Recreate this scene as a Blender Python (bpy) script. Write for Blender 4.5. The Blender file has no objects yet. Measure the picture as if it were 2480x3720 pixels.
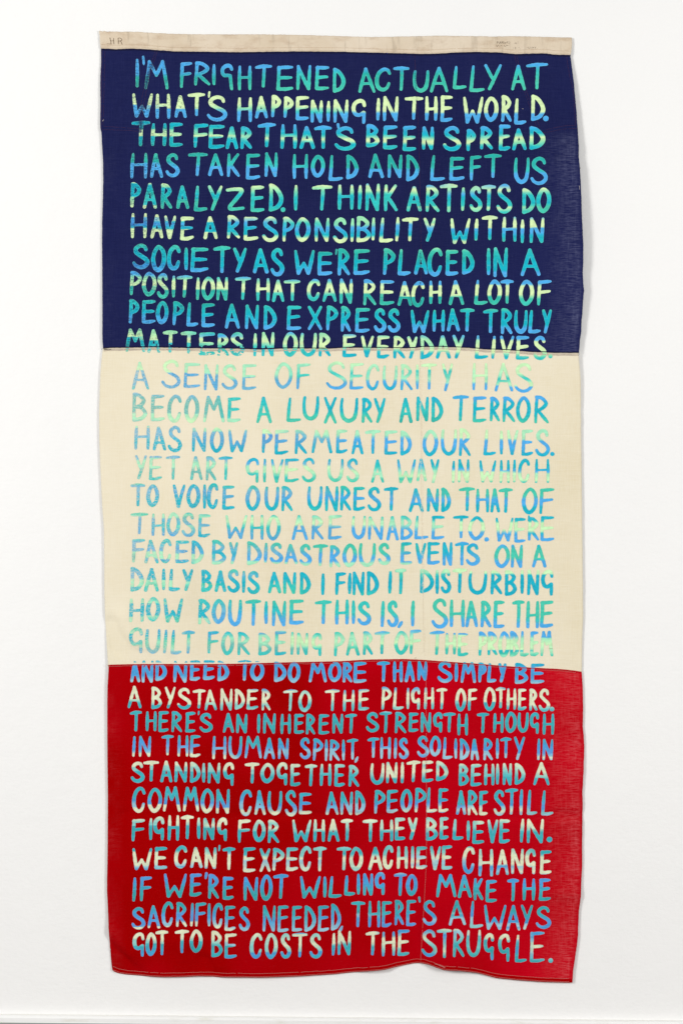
import bpy, math, random
import numpy as np
from mathutils import Vector

random.seed(7)
scene = bpy.context.scene
S = 0.0006                      # metres per photograph pixel
FW, FH = 2480.0, 3720.0
DPLANE = 0.013                  # nominal stand-off of the cloth from the wall

# ------------------------------------------------------------------ camera
cam_d = bpy.data.cameras.new("camera")
cam = bpy.data.objects.new("camera", cam_d)
scene.collection.objects.link(cam)
CAMDIST = 4.2
cam.location = (0, -DPLANE - CAMDIST, 0)
cam.rotation_euler = (math.radians(90), 0, 0)
cam_d.sensor_fit = 'VERTICAL'
cam_d.angle = 2 * math.atan(FH * S / 2 / CAMDIST)
cam_d.clip_end = 100
scene.camera = cam

# ------------------------------------------------------------------ light
world = bpy.data.worlds.new("World")
scene.world = world
world.use_nodes = True
world.node_tree.nodes["Background"].inputs[0].default_value = (1.0, 0.995, 0.985, 1)
world.node_tree.nodes["Background"].inputs[1].default_value = 0.40

def area(name, loc, target, power, sx, sy, col):
    d = bpy.data.lights.new(name, 'AREA')
    d.shape = 'RECTANGLE'; d.size = sx; d.size_y = sy; d.energy = power; d.color = col
    o = bpy.data.objects.new(name, d)
    scene.collection.objects.link(o)
    o.location = loc
    o.rotation_euler = (Vector(target) - Vector(loc)).to_track_quat('-Z', 'Y').to_euler()
    return o
area("studio_lamp", (-3.9, -3.5, 1.2), (0.15, 0, 0.0), 182, 1.1, 1.3, (1.0, 0.99, 0.97))
area("studio_lamp", (4.0, -3.6, 0.55), (0.1, 0, -0.15), 143, 1.2, 1.5, (1.0, 0.99, 0.975))

scene.view_settings.view_transform = 'Standard'
scene.view_settings.look = 'None'
scene.view_settings.exposure = 0.0
scene.view_settings.gamma = 1.0

# ------------------------------------------------------------------ helpers
def lin(c):
    c = np.asarray(c, float)
    return np.where(c <= 0.04045, c / 12.92, ((c + 0.055) / 1.055) ** 2.4)

def hexc(h):
    return np.array([int(h[i:i + 2], 16) / 255 for i in (0, 2, 4)])

ILLUM = 1.10
def alb(h):
    v = lin(hexc(h)) / ILLUM
    return (float(v[0]), float(v[1]), float(v[2]), 1.0)

_rng = np.random.RandomState(11)
_LAT = _rng.rand(256, 256)
def vnoise(x, y, seed=0):
    x = np.asarray(x, float) + seed * 37.13; y = np.asarray(y, float) + seed * 91.7
    xi = np.floor(x).astype(int); yi = np.floor(y).astype(int)
    fx = x - xi; fy = y - yi
    fx = fx * fx * (3 - 2 * fx); fy = fy * fy * (3 - 2 * fy)
    a = _LAT[xi & 255, yi & 255]; b = _LAT[(xi + 1) & 255, yi & 255]
    c = _LAT[xi & 255, (yi + 1) & 255]; d = _LAT[(xi + 1) & 255, (yi + 1) & 255]
    return (a * (1 - fx) + b * fx) * (1 - fy) + (c * (1 - fx) + d * fx) * fy - 0.5

def curve(pts):
    p = np.array(pts, float)
    return lambda t: np.interp(t, p[:, 0], p[:, 1])

# edges of the cloth, in photograph pixels
LEFT = curve([(108, 359), (125, 361), (150, 362), (172, 365.5), (200, 366), (225, 366), (260, 364), (300, 363),
    (370, 364), (450, 363), (465, 364), (479, 367.5), (530, 370), (580, 373), (650, 374), (715, 372.7), (800, 370), (880, 369.4),
    (1000, 370.5), (1100, 371), (1220, 371), (1240, 371.6), (1264, 374), (1270, 372.5), (1300, 368.7), (1340, 365),
    (1390, 362.6), (1450, 360.7), (1500, 359.3), (1600, 360), (1680, 363), (1780, 367.6), (1860, 372), (1915, 376.5),
    (2000, 378), (2150, 378.6), (2250, 381), (2320, 385.7), (2370, 389), (2413, 391.5), (2420, 394), (2440, 393.3),
    (2500, 390), (2560, 389), (2700, 389), (2900, 391), (3100, 390), (3200, 388), (3240, 388), (3300, 391), (3370, 394),
    (3440, 398), (3490, 402), (3515, 405), (3530, 408), (3545, 412)])
RIGHT = curve([(125, 2077), (132, 2077), (150, 2078), (165, 2077), (190, 2074), (197, 2072), (199, 2071), (210, 2074),
    (240, 2077), (275, 2081.7), (305, 2085), (345, 2088), (385, 2091), (400, 2092.5), (450, 2096), (480, 2098.4),
    (530, 2100.5), (570, 2100), (605, 2104), (650, 2106), (710, 2109), (760, 2110), (830, 2112.6), (890, 2116),
    (960, 2116), (1000, 2114.7), (1035, 2117.5), (1055, 2119), (1090, 2116.4), (1120, 2114.3), (1190, 2110),
    (1202, 2110.7), (1235, 2105.8), (1270, 2103.7), (1282, 2101.6), (1285, 2100.5), (1320, 2103.7), (1350, 2107),
    (1400, 2109.4), (1600, 2111), (1850, 2114), (2100, 2117), (2255, 2118), (2300, 2115.5), (2400, 2114), (2440, 2113.5),
    (2455, 2114), (2500, 2117), (2600, 2118.3), (2640, 2117), (2690, 2121.5), (2710, 2122.6), (2800, 2120), (2880, 2116),
    (2950, 2116.5), (3050, 2115), (3150, 2114.8), (3200, 2112), (3260, 2109.7), (3310, 2103), (3400, 2099.5),
    (3440, 2095.5), (3495, 2087), (3530, 2082), (3575, 2079)])
HTOP = curve([(350, 108), (360, 108), (366, 109), (372, 112), (378, 108), (384, 110), (390, 113), (396, 110), (410, 111), (500, 112), (540, 115),
    (620, 119), (742, 121), (914, 121), (1029, 122), (1240, 127.5), (1350, 131), (1420, 130), (1600, 126.5), (1700, 127.5), (1800, 129),
    (1870, 127.6), (1960, 130), (2080, 133)])
SEAM0 = curve([(350, 172), (380, 173), (420, 175), (480, 172.5), (540, 176), (627, 183), (742, 184), (857, 186), (943, 184.5),
    (1086, 183), (1240, 184.5), (1412, 189), (1527, 193), (1584, 192), (1642, 188), (1728, 185), (1814, 187), (1870, 192.5),
    (1900, 192), (1940, 190.5), (1986, 191), (2010, 195), (2080, 197)])
SEAM1 = curve([(350, 1267), (374, 1265), (400, 1262.5), (448, 1262), (500, 1261), (560, 1260), (650, 1262), (750, 1264),
    (850, 1265), (948, 1268), (1030, 1265), (1100, 1265), (1180, 1266), (1240, 1263), (1315, 1262), (1400, 1263),
    (1465, 1264), (1510, 1262.5), (1525, 1259.5), (1600, 1259), (1700, 1263), (1765, 1268), (1840, 1271), (1915, 1276),
    (1940, 1278), (2030, 1281), (2110, 1281)])
SEAM2 = curve([(370, 2417), (395, 2416), (462, 2414), (551, 2413.5), (800, 2413), (898, 2411), (1000, 2408), (1100, 2406),
    (1232, 2403), (1340, 2397), (1415, 2396), (1465, 2395), (1540, 2398.5), (1640, 2406), (1740, 2412.5), (1840, 2421),
    (1940, 2427), (2024, 2431), (2060, 2434), (2112, 2441), (2130, 2443)])
BOTTOM = curve([(395, 3518), (406, 3527), (414, 3533), (424, 3538), (456, 3544), (519, 3549), (599, 3553), (663, 3552), (727, 3549),
    (806, 3553), (945, 3554), (1090, 3550), (1214, 3543), (1318, 3532), (1400, 3524), (1457, 3513), (1500, 3504), (1527, 3502),
    (1556, 3506), (1585, 3516), (1612, 3523.7), (1664, 3526), (1730, 3536), (1801, 3556), (1872, 3563), (1966, 3569.5), (2075, 3573),
    (2100, 3574)])
VSEAM = curve([(180, 1503), (350, 1512), (530, 1520), (900, 1527), (1262, 1525), (1600, 1529), (2000, 1533), (2395, 1540),
    (2440, 1546), (2750, 1547), (3110, 1548), (3250, 1541), (3400, 1531), (3510, 1526)])

# folds: x0,y0,x1,y1, height in mm, half width in px
FOLDS = [
    (720, 1900, 760, 2380, -0.9, 34), (1180, 1500, 1200, 2200, -0.8, 60), (378, 3428, 440, 3500, -3.4, 20), (440, 3500, 500, 3548, -2.0, 22), (410, 3400, 470, 3470, 1.6, 30),
    (700, 3460, 745, 3500, -1.6, 16), (745, 3500, 775, 3540, -1.3, 14), (640, 3420, 700, 3460, 1.0, 26),
    (405, 2270, 430, 2340, -2.2, 18), (430, 2340, 500, 2392, -1.8, 20), (500, 2392, 620, 2404, -1.0, 14),
    (450, 2250, 480, 2330, 1.2, 26), (575, 2372, 600, 2404, -1.0, 12),
    (450, 2968, 1000, 2962, -1.0, 12), (1000, 2962, 1500, 2970, -1.1, 12), (1560, 2972, 2060, 2966, -0.9, 12),
    (1475, 3230, 1500, 3500, -2.4, 30), (1600, 3300, 1640, 3500, 3.2, 60), (1340, 3300, 1360, 3510, 2.0, 70),
    (1420, 3420, 1440, 3500, -1.6, 26), (1240, 3440, 1280, 3530, -1.2, 30),
    (430, 400, 452, 372, -1.2, 9), (500, 322, 512, 300, -1.0, 8),
    (790, 1660, 800, 2200, -1.3, 50), (640, 1780, 650, 2150, 1.1, 50), (1660, 1300, 1670, 2000, 0.9, 60),
    (1240, 2040, 1340, 2380, -0.8, 40), (980, 1330, 1000, 1700, 0.7, 60),
    (1000, 3150, 1240, 3180, -0.8, 30), (830, 2790, 840, 3100, -0.9, 36), (1230, 2600, 1250, 3000, 0.9, 50),
    (700, 2600, 720, 3000, 0.8, 50), (2030, 2960, 2110, 2966, -1.2, 10), (1700, 3230, 2100, 3250, 0.8, 18),
    (1940, 2250, 2000, 2350, -0.7, 24), (520, 3000, 540, 3300, -1.0, 60), (620, 3100, 640, 3400, 1.0, 60),
]
def hmap(x, y):
    """cloth stand-off from the wall in mm at photograph pixel x, y"""
    x = np.asarray(x, float); y = np.asarray(y, float)
    h = np.full(np.broadcast(x, y).shape, 4.6)
    h = h - 3.0 * np.exp(-((y - 110) / 120.0) ** 2)
    er = RIGHT(y) - x
    h = h + 14.0 * np.exp(-(er / 260.0) ** 2) * np.exp(-((y - 800) / 420.0) ** 2)
    h = h + -1.8 * np.exp(-(er / 200.0) ** 2) * np.clip((y - 2100) / 400, 0, 1)
    h = h - 1.4 * np.exp(-((x - LEFT(y)) / 140.0) ** 2) * np.clip((1200 - y) / 300, 0, 1)
    h = h + 1.6 * np.exp(-((x - LEFT(y)) / 120.0) ** 2) * np.exp(-((y - 2000) / 700.0) ** 2)
    h = h + 1.3 * np.sin(x / 190.0 + y / 900.0) + 1.0 * np.sin(x / 83.0 - y / 700.0 + 1.2) * (0.3 + 0.7 * np.clip(y / 3600, 0, 1))
    h = h + 1.2 * vnoise(x / 160, y / 260, 3) + 0.5 * vnoise(x / 60, y / 90, 4) + 0.16 * vnoise(x / 24, y / 30, 5)
    for x0, y0, x1, y1, a, s in FOLDS:
        dx, dy = x1 - x0, y1 - y0
        t = np.clip(((x - x0) * dx + (y - y0) * dy) / (dx * dx + dy * dy), 0, 1)
        d2 = (x - x0 - t * dx) ** 2 + (y - y0 - t * dy) ** 2
        h = h + (3.3 if s <= 30 else 3.8) * a * np.exp(-d2 / (2 * s * s))
    # seams pull the cloth: small puckers beside them
    vs = x - VSEAM(y)
    redz = np.clip((y - 2400) / 60, 0, 1)
    h = h + (0.45 + 0.5 * redz) * np.exp(-((vs - 3 * redz + 4) / 6.0) ** 2) - 0.7 * redz * np.exp(-((vs + 12) / 9.0) ** 2) - 0.25 * np.exp(-((vs - 5) / 5.0) ** 2)
    for sm in (SEAM1, SEAM2, BOTTOM):
        ds = y - sm(x)
        h = h + (0.35 * vnoise(x / 13, y / 60, 8) + 0.3 * vnoise(x / 5, y / 40, 9)) * np.exp(-(ds / 26.0) ** 2)
    edge = np.exp(-(er / 70.0) ** 2) * (y > 480)
    h = h + 0.22 * vnoise(x / 34, y / 5.0, 12) * edge + 0.8 * vnoise(x / 60, y / 34, 13) * edge
    return 1.6 + np.logaddexp(0, (h - 1.6) / 0.6) * 0.6

P_CREAM, P_NAVY, P_RED, P_HEAD = 0.0, 0.9, 0.9, 2.2       # layer height of the panels, mm
def layer(x, y):
    d1 = y - SEAM1(x); d2 = SEAM2(x) - y
    a = np.clip(1 - (d1 - 1.0) / 5.0, 0, 1) * P_NAVY
    b = np.clip(1 - (d2 - 1.0) / 5.0, 0, 1) * P_RED
    return np.maximum(a, b)

def world_pts(x, y, extra):
    h = (hmap(x, y) + extra) * 0.001
    return np.stack([(x - FW / 2) * S, -h, (FH / 2 - y) * S], axis=-1)

# ------------------------------------------------------------------ object helpers
def link(o, parent=None):
    scene.collection.objects.link(o)
    if parent is not None:
        o.parent = parent
    return o

def mesh_obj(name, verts, faces, mat, parent=None, smooth=True):
    me = bpy.data.meshes.new(name)
    me.from_pydata([tuple(v) for v in verts], [], faces)
    mats = mat if isinstance(mat, (list, tuple)) else [mat]
    for m in mats:
        me.materials.append(m)
    if smooth:
        me.polygons.foreach_set("use_smooth", [True] * len(me.polygons))
    me.update()
    return link(bpy.data.objects.new(name, me), parent)

def float_attr(me, name, vals):
    a = me.attributes.new(name, 'FLOAT', 'POINT')
    a.data.foreach_set('value', np.asarray(vals, np.float32))

def color_attr(me, name, cols):
    a = me.attributes.new(name, 'FLOAT_COLOR', 'POINT')
    a.data.foreach_set('color', np.asarray(cols, np.float32).ravel())

# ------------------------------------------------------------------ materials
class NT:
    def __init__(self, name):
        self.m = bpy.data.materials.new(name); self.m.use_nodes = True
        self.t = self.m.node_tree; self.b = self.t.nodes["Principled BSDF"]
    def n(self, typ, **kw):
        nd = self.t.nodes.new(typ)
        for k, v in kw.items(): setattr(nd, k, v)
        return nd
    def l(self, a, b): self.t.links.new(a, b)
    def coords(self, scale):
        tc = self.n('ShaderNodeTexCoord'); mp = self.n('ShaderNodeMapping')
        mp.inputs['Scale'].default_value = scale
        self.l(tc.outputs['Object'], mp.inputs['Vector']); return mp.outputs[0]
    def noise(self, scale, detail=3, rough=0.55, vec=(1, 1, 1)):
        nz = self.n('ShaderNodeTexNoise'); nz.inputs['Scale'].default_value = scale
        nz.inputs['Detail'].default_value = detail; nz.inputs['Roughness'].default_value = rough
        self.l(self.coords(vec), nz.inputs['Vector']); return nz.outputs['Fac']
    def ramp(self, fac, a, b, va=0.0, vb=1.0):
        r = self.n('ShaderNodeMapRange'); r.inputs[1].default_value = a; r.inputs[2].default_value = b
        r.inputs[3].default_value = va; r.inputs[4].default_value = vb
        self.l(fac, r.inputs[0]); return r.outputs[0]
    def math(self, op, a, b):
        m = self.n('ShaderNodeMath', operation=op)
        for i, v in enumerate((a, b)):
            if isinstance(v, (int, float)): m.inputs[i].default_value = v
            else: self.l(v, m.inputs[i])
        return m.outputs[0]
    def mix(self, fac, a, b, blend='MIX'):
        m = self.n('ShaderNodeMix', data_type='RGBA', blend_type=blend)
        if isinstance(fac, (int, float)): m.inputs[0].default_value = fac
        else: self.l(fac, m.inputs[0])
        for i, v in ((6, a), (7, b)):
            if isinstance(v, tuple): m.inputs[i].default_value = v
            else: self.l(v, m.inputs[i])
        return m.outputs[2]
    def bump(self, h, strength, dist):
        b = self.n('ShaderNodeBump'); b.inputs['Strength'].default_value = strength
        b.inputs['Distance'].default_value = dist; self.l(h, b.inputs['Height'])
        self.l(b.outputs[0], self.b.inputs['Normal'])
    def fin(self, col, rough=0.8, spec=0.25):
        if isinstance(col, tuple): self.b.inputs['Base Color'].default_value = col
        else: self.l(col, self.b.inputs['Base Color'])
        self.b.inputs['Roughness'].default_value = rough
        self.b.inputs['Specular IOR Level'].default_value = spec
        return self.m
    def attr(self, name, out='Fac'):
        a = self.n('ShaderNodeAttribute'); a.attribute_name = name; return a.outputs[out]

def cloth_mat(name, base, dark, light, wear_glow_col, weave_amt, sheen=0.0, fade_lit=None, spec=0.04):
    k = NT(name)
    blot = k.noise(3.2, 5, 0.6)
    col = k.mix(k.ramp(blot, 0.35, 0.7), base, dark)
    if fade_lit: col = k.mix(k.attr('fade'), col, fade_lit)  # brighter red: dye fading with cloth shading painted in
    warp = k.noise(1.0, 2, 0.5, (900, 900, 26))
    weft = k.noise(1.0, 2, 0.5, (26, 900, 900))
    wv = k.math('ADD', warp, weft)
    col = k.mix(k.ramp(wv, 0.75, 1.35, 0.0, weave_amt), col, light)
    slub = k.noise(1.0, 3, 0.6, (9, 200, 420))
    col = k.mix(k.ramp(slub, 0.60, 0.76, 0.0, weave_amt * 0.55), col, light)
    fleck = k.noise(520, 2, 0.5)
    col = k.mix(k.ramp(fleck, 0.62, 0.75, 0.0, 0.07), col, wear_glow_col)
    # worn, stretched weave towards the free edge, wall glow through it put into colour
    wr = k.attr('wear_glow')
    st1 = k.noise(1.0, 4, 0.75, (55, 300, 620))
    st2 = k.noise(1.0, 3, 0.6, (300, 300, 30))
    pat = k.math('ADD', k.ramp(st1, 0.44, 0.64), k.ramp(st2, 0.5, 0.72, 0, 0.45))
    wf = k.math('MULTIPLY', k.math('MULTIPLY', pat, wr), 0.6)
    col = k.mix(wf, col, wear_glow_col)
    k.bump(k.math('ADD', wv, k.ramp(slub, 0.3, 0.8)), 0.35, 0.0005)
    m = k.fin(col, 0.9, spec)
    k.b.inputs['Sheen Weight'].default_value = sheen
    k.b.inputs['Sheen Roughness'].default_value = 0.5
    return m

M_NAVY = cloth_mat('navy_wool_bunting', alb('1b2050'), alb('151a44'), alb('282d5c'), alb('727699'), 0.45, 0.0)
M_CREAM = cloth_mat('cream_wool_bunting', alb('eee4cb'), alb('e4d8b8'), alb('f3ebd6'), alb('ddcfae'), 0.6)
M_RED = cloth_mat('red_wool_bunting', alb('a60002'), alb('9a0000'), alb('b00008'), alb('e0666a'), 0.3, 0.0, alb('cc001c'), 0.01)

def canvas_mat():
    k = NT('stained_canvas')
    col = k.mix(k.ramp(k.noise(7, 5, 0.65), 0.35, 0.72), alb('e4d6c2'), alb('d4c2a8'))
    col = k.mix(k.ramp(k.noise(1.0, 4, 0.6, (22, 60, 55)), 0.5, 0.72, 0, 0.6), col, alb('b79c80'))
    col = k.mix(k.ramp(k.noise(42, 3, 0.6), 0.66, 0.78, 0, 0.6), col, alb('a5845f'))
    crease = k.noise(1.0, 3, 0.7, (75, 60, 9))
    col = k.mix(k.ramp(crease, 0.56, 0.68, 0, 0.45), col, alb('a89a86'))
    fine = k.noise(700, 2, 0.5)
    col = k.mix(k.ramp(fine, 0.4, 0.7, 0, 0.3), col, alb('ecdcc4'))
    k.bump(k.math('ADD', crease, fine), 0.5, 0.0008)
    return k.fin(col, 0.9, 0.1)
M_CANVAS = canvas_mat()

def ink_mat(name, under, amt, rim, rimcol):
    k = NT(name)
    col = k.attr('ink', 'Color'); sp = k.attr('speckle')
    n1 = k.noise(620, 3, 0.7)
    n2 = k.noise(1.0, 3, 0.7, (130, 300, 420))
    n = k.math('MULTIPLY', k.math('ADD', n1, n2), 0.5)
    lo = k.math('SUBTRACT', 0.66, k.math('MULTIPLY', sp, 0.2))
    f = k.math('MULTIPLY', k.math('SUBTRACT', n, lo), 7.0)
    f = k.math('MAXIMUM', k.math('MINIMUM', f, 1.0), 0.0)
    f = k.math('MULTIPLY', f, amt)
    col = k.mix(f, col, under)
    streak = k.noise(1.0, 4, 0.65, (18, 200, 330))
    col = k.mix(k.ramp(streak, 0.58, 0.85, 0, 0.16), col, alb('f0f4e0'))
    tone = k.noise(240, 3, 0.6)
    col = k.mix(k.ramp(tone, 0.5, 0.8, 0, 0.15), col, k.mix(0.55, col, under))
    col = k.mix(k.math('MULTIPLY', k.attr('rim'), rim), col, alb(rimcol))
    k.bump(n1, 0.25, 0.0003)
    return k.fin(col, 0.6, 0.10)
INKS = [ink_mat('ink_on_navy', alb('1a2a5e'), 0.9, 0.22, 'b8e8dc'), ink_mat('ink_on_cream', alb('e8e0c6'), 0.75, 0.2, 'c8e0d0'), ink_mat('ink_on_red', alb('5a4a70'), 0.45, 0.4, 'a8a4d0')]

def plain(name, h, rough=0.85, spec=0.15):
    return NT(name).fin(alb(h), rough, spec)
M_THREAD_RUST = plain('rust_thread', '6e3f4a'); M_THREAD_PALE = plain('pale_thread', 'd88c86')
M_THREAD_DARK = plain('dark_thread', '4c4438'); M_THREAD_TAN = plain('tan_thread', 'c2a27f')
M_THREAD_WHITE = plain('white_thread', 'efe6dc'); M_THREAD_CREAM = plain('cream_thread', 'e2cbb2')
M_EMBROIDERY = plain('brown_embroidery_thread', '6b4f33'); M_STAMP = plain('faded_stamp_ink', '8a7b68')
M_SEAMBAND = NT('seam_allowance')
_k = M_SEAMBAND
M_SEAMBAND = _k.fin(_k.mix(_k.ramp(_k.noise(1.0, 3, 0.6, (60, 60, 200)), 0.35, 0.7), alb('c4b7a6'), alb('d6c9b2')), 0.9, 0.1)
M_ROLL = plain('rolled_navy_edge', '12143a'); M_REDROLL = plain('rolled_red_edge', 'ad0616')

def wall_mat():
    k = NT('white_painted_plaster')
    c = k.mix(k.ramp(k.noise(2.2, 4, 0.6), 0.35, 0.7), (0.855, 0.852, 0.842, 1), (0.84, 0.838, 0.83, 1))
    c = k.mix(k.ramp(k.noise(11, 5, 0.7), 0.74, 0.82, 0, 0.12), c, (0.72, 0.70, 0.62, 1))
    bmp = k.math('ADD', k.noise(16, 6, 0.6), k.math('MULTIPLY', k.noise(1.0, 4, 0.7, (60, 60, 160)), 0.35))
    k.bump(bmp, 0.42, 0.004)
    return k.fin(c, 0.6, 0.25)
M_WALL = wall_mat()
M_SKIRT = NT('white_gloss_paint')
_k = M_SKIRT
M_SKIRT = _k.fin(_k.mix(_k.ramp(_k.noise(1.0, 4, 0.6, (12, 12, 60)), 0.55, 0.8), (0.85, 0.85, 0.84, 1), (0.72, 0.71, 0.64, 1)), 0.4, 0.4)
M_SHADOW_LINE = plain('painted_shadow_line', 'dcd9cf')  # greyer tone that paints in the thin shadow line
M_FLOOR = NT('grey_floor'); M_FLOOR = M_FLOOR.fin(M_FLOOR.mix(M_FLOOR.noise(30, 4), (0.22, 0.21, 0.20, 1), (0.30, 0.29, 0.28, 1)), 0.6, 0.3)

# ------------------------------------------------------------------ setting
def box(name, corners, mat, parent=None):
    f = [(0, 1, 2, 3), (7, 6, 5, 4), (0, 4, 5, 1), (1, 5, 6, 2), (2, 6, 7, 3), (3, 7, 4, 0)]
    return mesh_obj(name, corners, f, mat, parent, smooth=False)
def W(px): return (px - FW / 2) * S
def Z(py): return (FH / 2 - py) * S
SL = (3714.0 - 3690.0) / 2480.0                     # the skirting runs slightly out of square with the frame
def skz(px, py): return Z(py + SL * px)
xa, xb = -1500, 4000
wl = mesh_obj('wall', [(W(xa), 0, skz(xa, 3720)), (W(xb), 0, skz(xb, 3720)), (W(xb), 0, 2.2), (W(xa), 0, 2.2)], [(0, 1, 2, 3)], M_WALL, smooth=False)
wl['kind'] = 'structure'
fl = mesh_obj('floor', [(W(xa), -5.5, skz(xa, 3713.5)), (W(xb), -5.5, skz(xb, 3713.5)), (W(xb), 0, skz(xb, 3713.5)), (W(xa), 0, skz(xa, 3713.5))], [(0, 1, 2, 3)], M_FLOOR, smooth=False)
fl['kind'] = 'structure'
def run(name, ytop, ybot, y0, y1, mat, bev, parent=None):
    # long board with a rounded top edge, following the slope of the floor
    xs = np.linspace(xa, xb, 60); V = []; F = []
    for x in xs:
        j = 0.7 * float(vnoise(x / 90, 0.3, 21))
        zt = skz(x, ytop + j); zb = skz(x, ybot)
        V += [(W(x), y0, zt), (W(x), y1 + bev, zt), (W(x), y1 + bev * 0.3, zt - bev * 0.3), (W(x), y1, zt - bev), (W(x), y1, zb), (W(x), y0, zb)]
    for i in range(len(xs) - 1):
        for q in range(6):
            a = i * 6 + q; b = i * 6 + (q + 1) % 6
            F.append((a, b, b + 6, a + 6))
    return mesh_obj(name, V, F, mat, parent, smooth=False)
sk = run('skirting_board', 3690, 3713.5, -0.0005, -0.016, M_SKIRT, 0.004)
sk['kind'] = 'structure'
gp = run('skirting_shadow_line', 3689.4, 3690.6, -0.0003, -0.0015, M_SHADOW_LINE, 0.0005, sk)  # shadow line along the skirting top, laid as a coloured strip

# ------------------------------------------------------------------ the banner
banner = bpy.data.objects.new('hanging_banner', None)
link(banner)
banner.location = (0, 0, 0)
banner['label'] = 'tall navy, cream and red cloth banner covered in hand-cut lettering, hung on the white wall'
banner['category'] = 'banner'

def cloth_panel(name, top, bottom, extra, mat, cell=6.0, tpad=0.0, bpad=0.0, rough=0.9, frs=5.0, parent=banner, xi=0.0):
    ymid0, ymid1 = float(top(1240)), float(bottom(1240))
    nu = int(1750 / cell); nv = max(6, int((ymid1 - ymid0) / cell))
    u = np.linspace(0, 1, nu + 1); v = np.linspace(0, 1, nv + 1)
    U, V = np.meshgrid(u, v)
    X = 365 + U * 1740
    for _ in range(4):
        yt = top(X) - tpad; yb = bottom(X) + bpad
        Y = yt + (yb - yt) * V
        X = (LEFT(Y) + xi) + U * ((RIGHT(Y) - xi) - (LEFT(Y) + xi))
    # rough, frayed outline
    wl_ = np.exp(-(X - LEFT(Y)) / 9.0); wr_ = np.exp(-(RIGHT(Y) - X) / 9.0)
    X = X + rough * 2.0 * (vnoise(Y / frs, 0 * Y, 31) * wl_ + vnoise(Y / frs, 0 * Y, 32) * wr_) 
    X = X + rough * 2.2 * vnoise(Y / 26, 0 * Y, 33) * wr_
    Y = Y + rough * 1.6 * (vnoise(X / frs, 0 * X, 34) * np.exp(-(Y - yt) / 7.0) + vnoise(X / frs, 0 * X, 35) * np.exp(-(yb - Y) / 7.0))
    x = X.ravel(); y = Y.ravel()
    P = world_pts(x, y, extra)
    # edges bend back towards the wall a touch
    idx = np.arange((nu + 1) * (nv + 1)).reshape(nv + 1, nu + 1)
    a = idx[:-1, :-1].ravel(); b = idx[:-1, 1:].ravel(); c = idx[1:, 1:].ravel(); d = idx[1:, :-1].ravel()
    F = np.stack([d, c, b, a], 1).tolist()
    o = mesh_obj(name, P, F, mat, parent)
    er = RIGHT(y) - x
    wear_glow = np.clip(1 - er / 200.0, 0, 1) ** 1.9
    big = 0.75 + 0.5 * (vnoise(x / 45, y / 60, 41) + 0.5)
    wear_glow = wear_glow * big
    selv = np.clip((er - 9) / 5.0, 0.15, 1)          # firm selvedge stays dark
    wear_glow = wear_glow * selv
    wear_glow = wear_glow + 0.30 * np.clip(1 - (x - LEFT(y)) / 60.0, 0, 1) * (0.3 + vnoise(x / 30, y / 50, 43))
    if name == 'navy_panel': wear_glow = wear_glow * np.clip((y - 470) / 40, 0.0, 1) * 0.75 + 0.03
    if name == 'cream_panel': wear_glow = wear_glow * 0.3
    if name == 'red_panel': wear_glow = wear_glow * 1.05 + 0.05 * np.clip((x - 1500) / 600, 0, 1)
    fade = np.clip((x - 1000) / 900, 0, 1) * 0.75 + 0.22 * np.clip((2900 - y) / 500, 0, 1) + 0.5 * vnoise(x / 170, y / 130, 44)  # dye fade plus cloth shading put into the red, brighter to the right
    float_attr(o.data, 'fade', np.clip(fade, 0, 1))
    float_attr(o.data, 'wear_glow', np.clip(wear_glow, 0, 1.4))
    md = o.modifiers.new('thickness', 'SOLIDIFY'); md.thickness = 0.0006; md.offset = -1
    return o

header = cloth_panel('header_strip', HTOP, SEAM0, P_HEAD, M_CANVAS, cell=4.0, rough=1.0, frs=7)
navy = cloth_panel('navy_panel', SEAM0, SEAM1, P_NAVY, M_NAVY, tpad=7, bpad=0, rough=0.5)
cream = cloth_panel('cream_panel', SEAM1, SEAM2, P_CREAM, M_CREAM, tpad=7, bpad=7, rough=0.25)
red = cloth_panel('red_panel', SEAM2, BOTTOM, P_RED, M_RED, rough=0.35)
cream['label'] = 'cream middle panel of the banner'

# strip of cloth laid along a curve (seam allowances, rolled edges)
def ribbon(name, fx, x0, x1, dy0, dy1, extra, mat, parent, step=4.0, bulge=0.0, wob=0.6, seed=50):
    xs = np.arange(x0, x1 + step, step); rows = 5
    V = []; n = len(xs)
    for r in range(rows):
        t = r / (rows - 1)
        w = wob * 2 * vnoise(xs / 9.0, 0 * xs + r * 0.7, seed)
        y = fx(xs) + dy0 + (dy1 - dy0) * t + (w if r in (0, rows - 1) else 0)
        e = extra + bulge * math.sin(math.pi * t)
        V.append(world_pts(xs, y, e))
    V = np.concatenate(V)
    F = []
    for r in range(rows - 1):
        for i in range(n - 1):
            a = r * n + i
            F.append((a + n, a + n + 1, a + 1, a))
    o = mesh_obj(name, V, F, mat, parent)
    return o

ribbon('rolled_edge', SEAM0, 368, 2071, 0.5, 6.5, P_NAVY + 0.15, M_ROLL, navy, bulge=0.9, wob=1.4)
ribbon('rolled_edge', SEAM1, 375, 2101, -4.2, 0.2, P_NAVY + 0.12, M_ROLL, navy, bulge=0.6, wob=0.7, seed=52)
ribbon('seam_allowance', SEAM1, 376, 2099, 0.6, 11.0, 0.2, M_SEAMBAND, cream, bulge=0.25, wob=0.9, seed=53)
ribbon('rolled_edge', SEAM2, 393, 2112, 0.0, 4.5, P_RED + 0.12, M_REDROLL, red, bulge=0.5, wob=0.6, seed=54)
ribbon('bottom_hem', BOTTOM, 410, 2077, -13.0, -0.6, P_RED + 0.2, M_RED, red, bulge=0.5, wob=0.4, seed=55)

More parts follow.
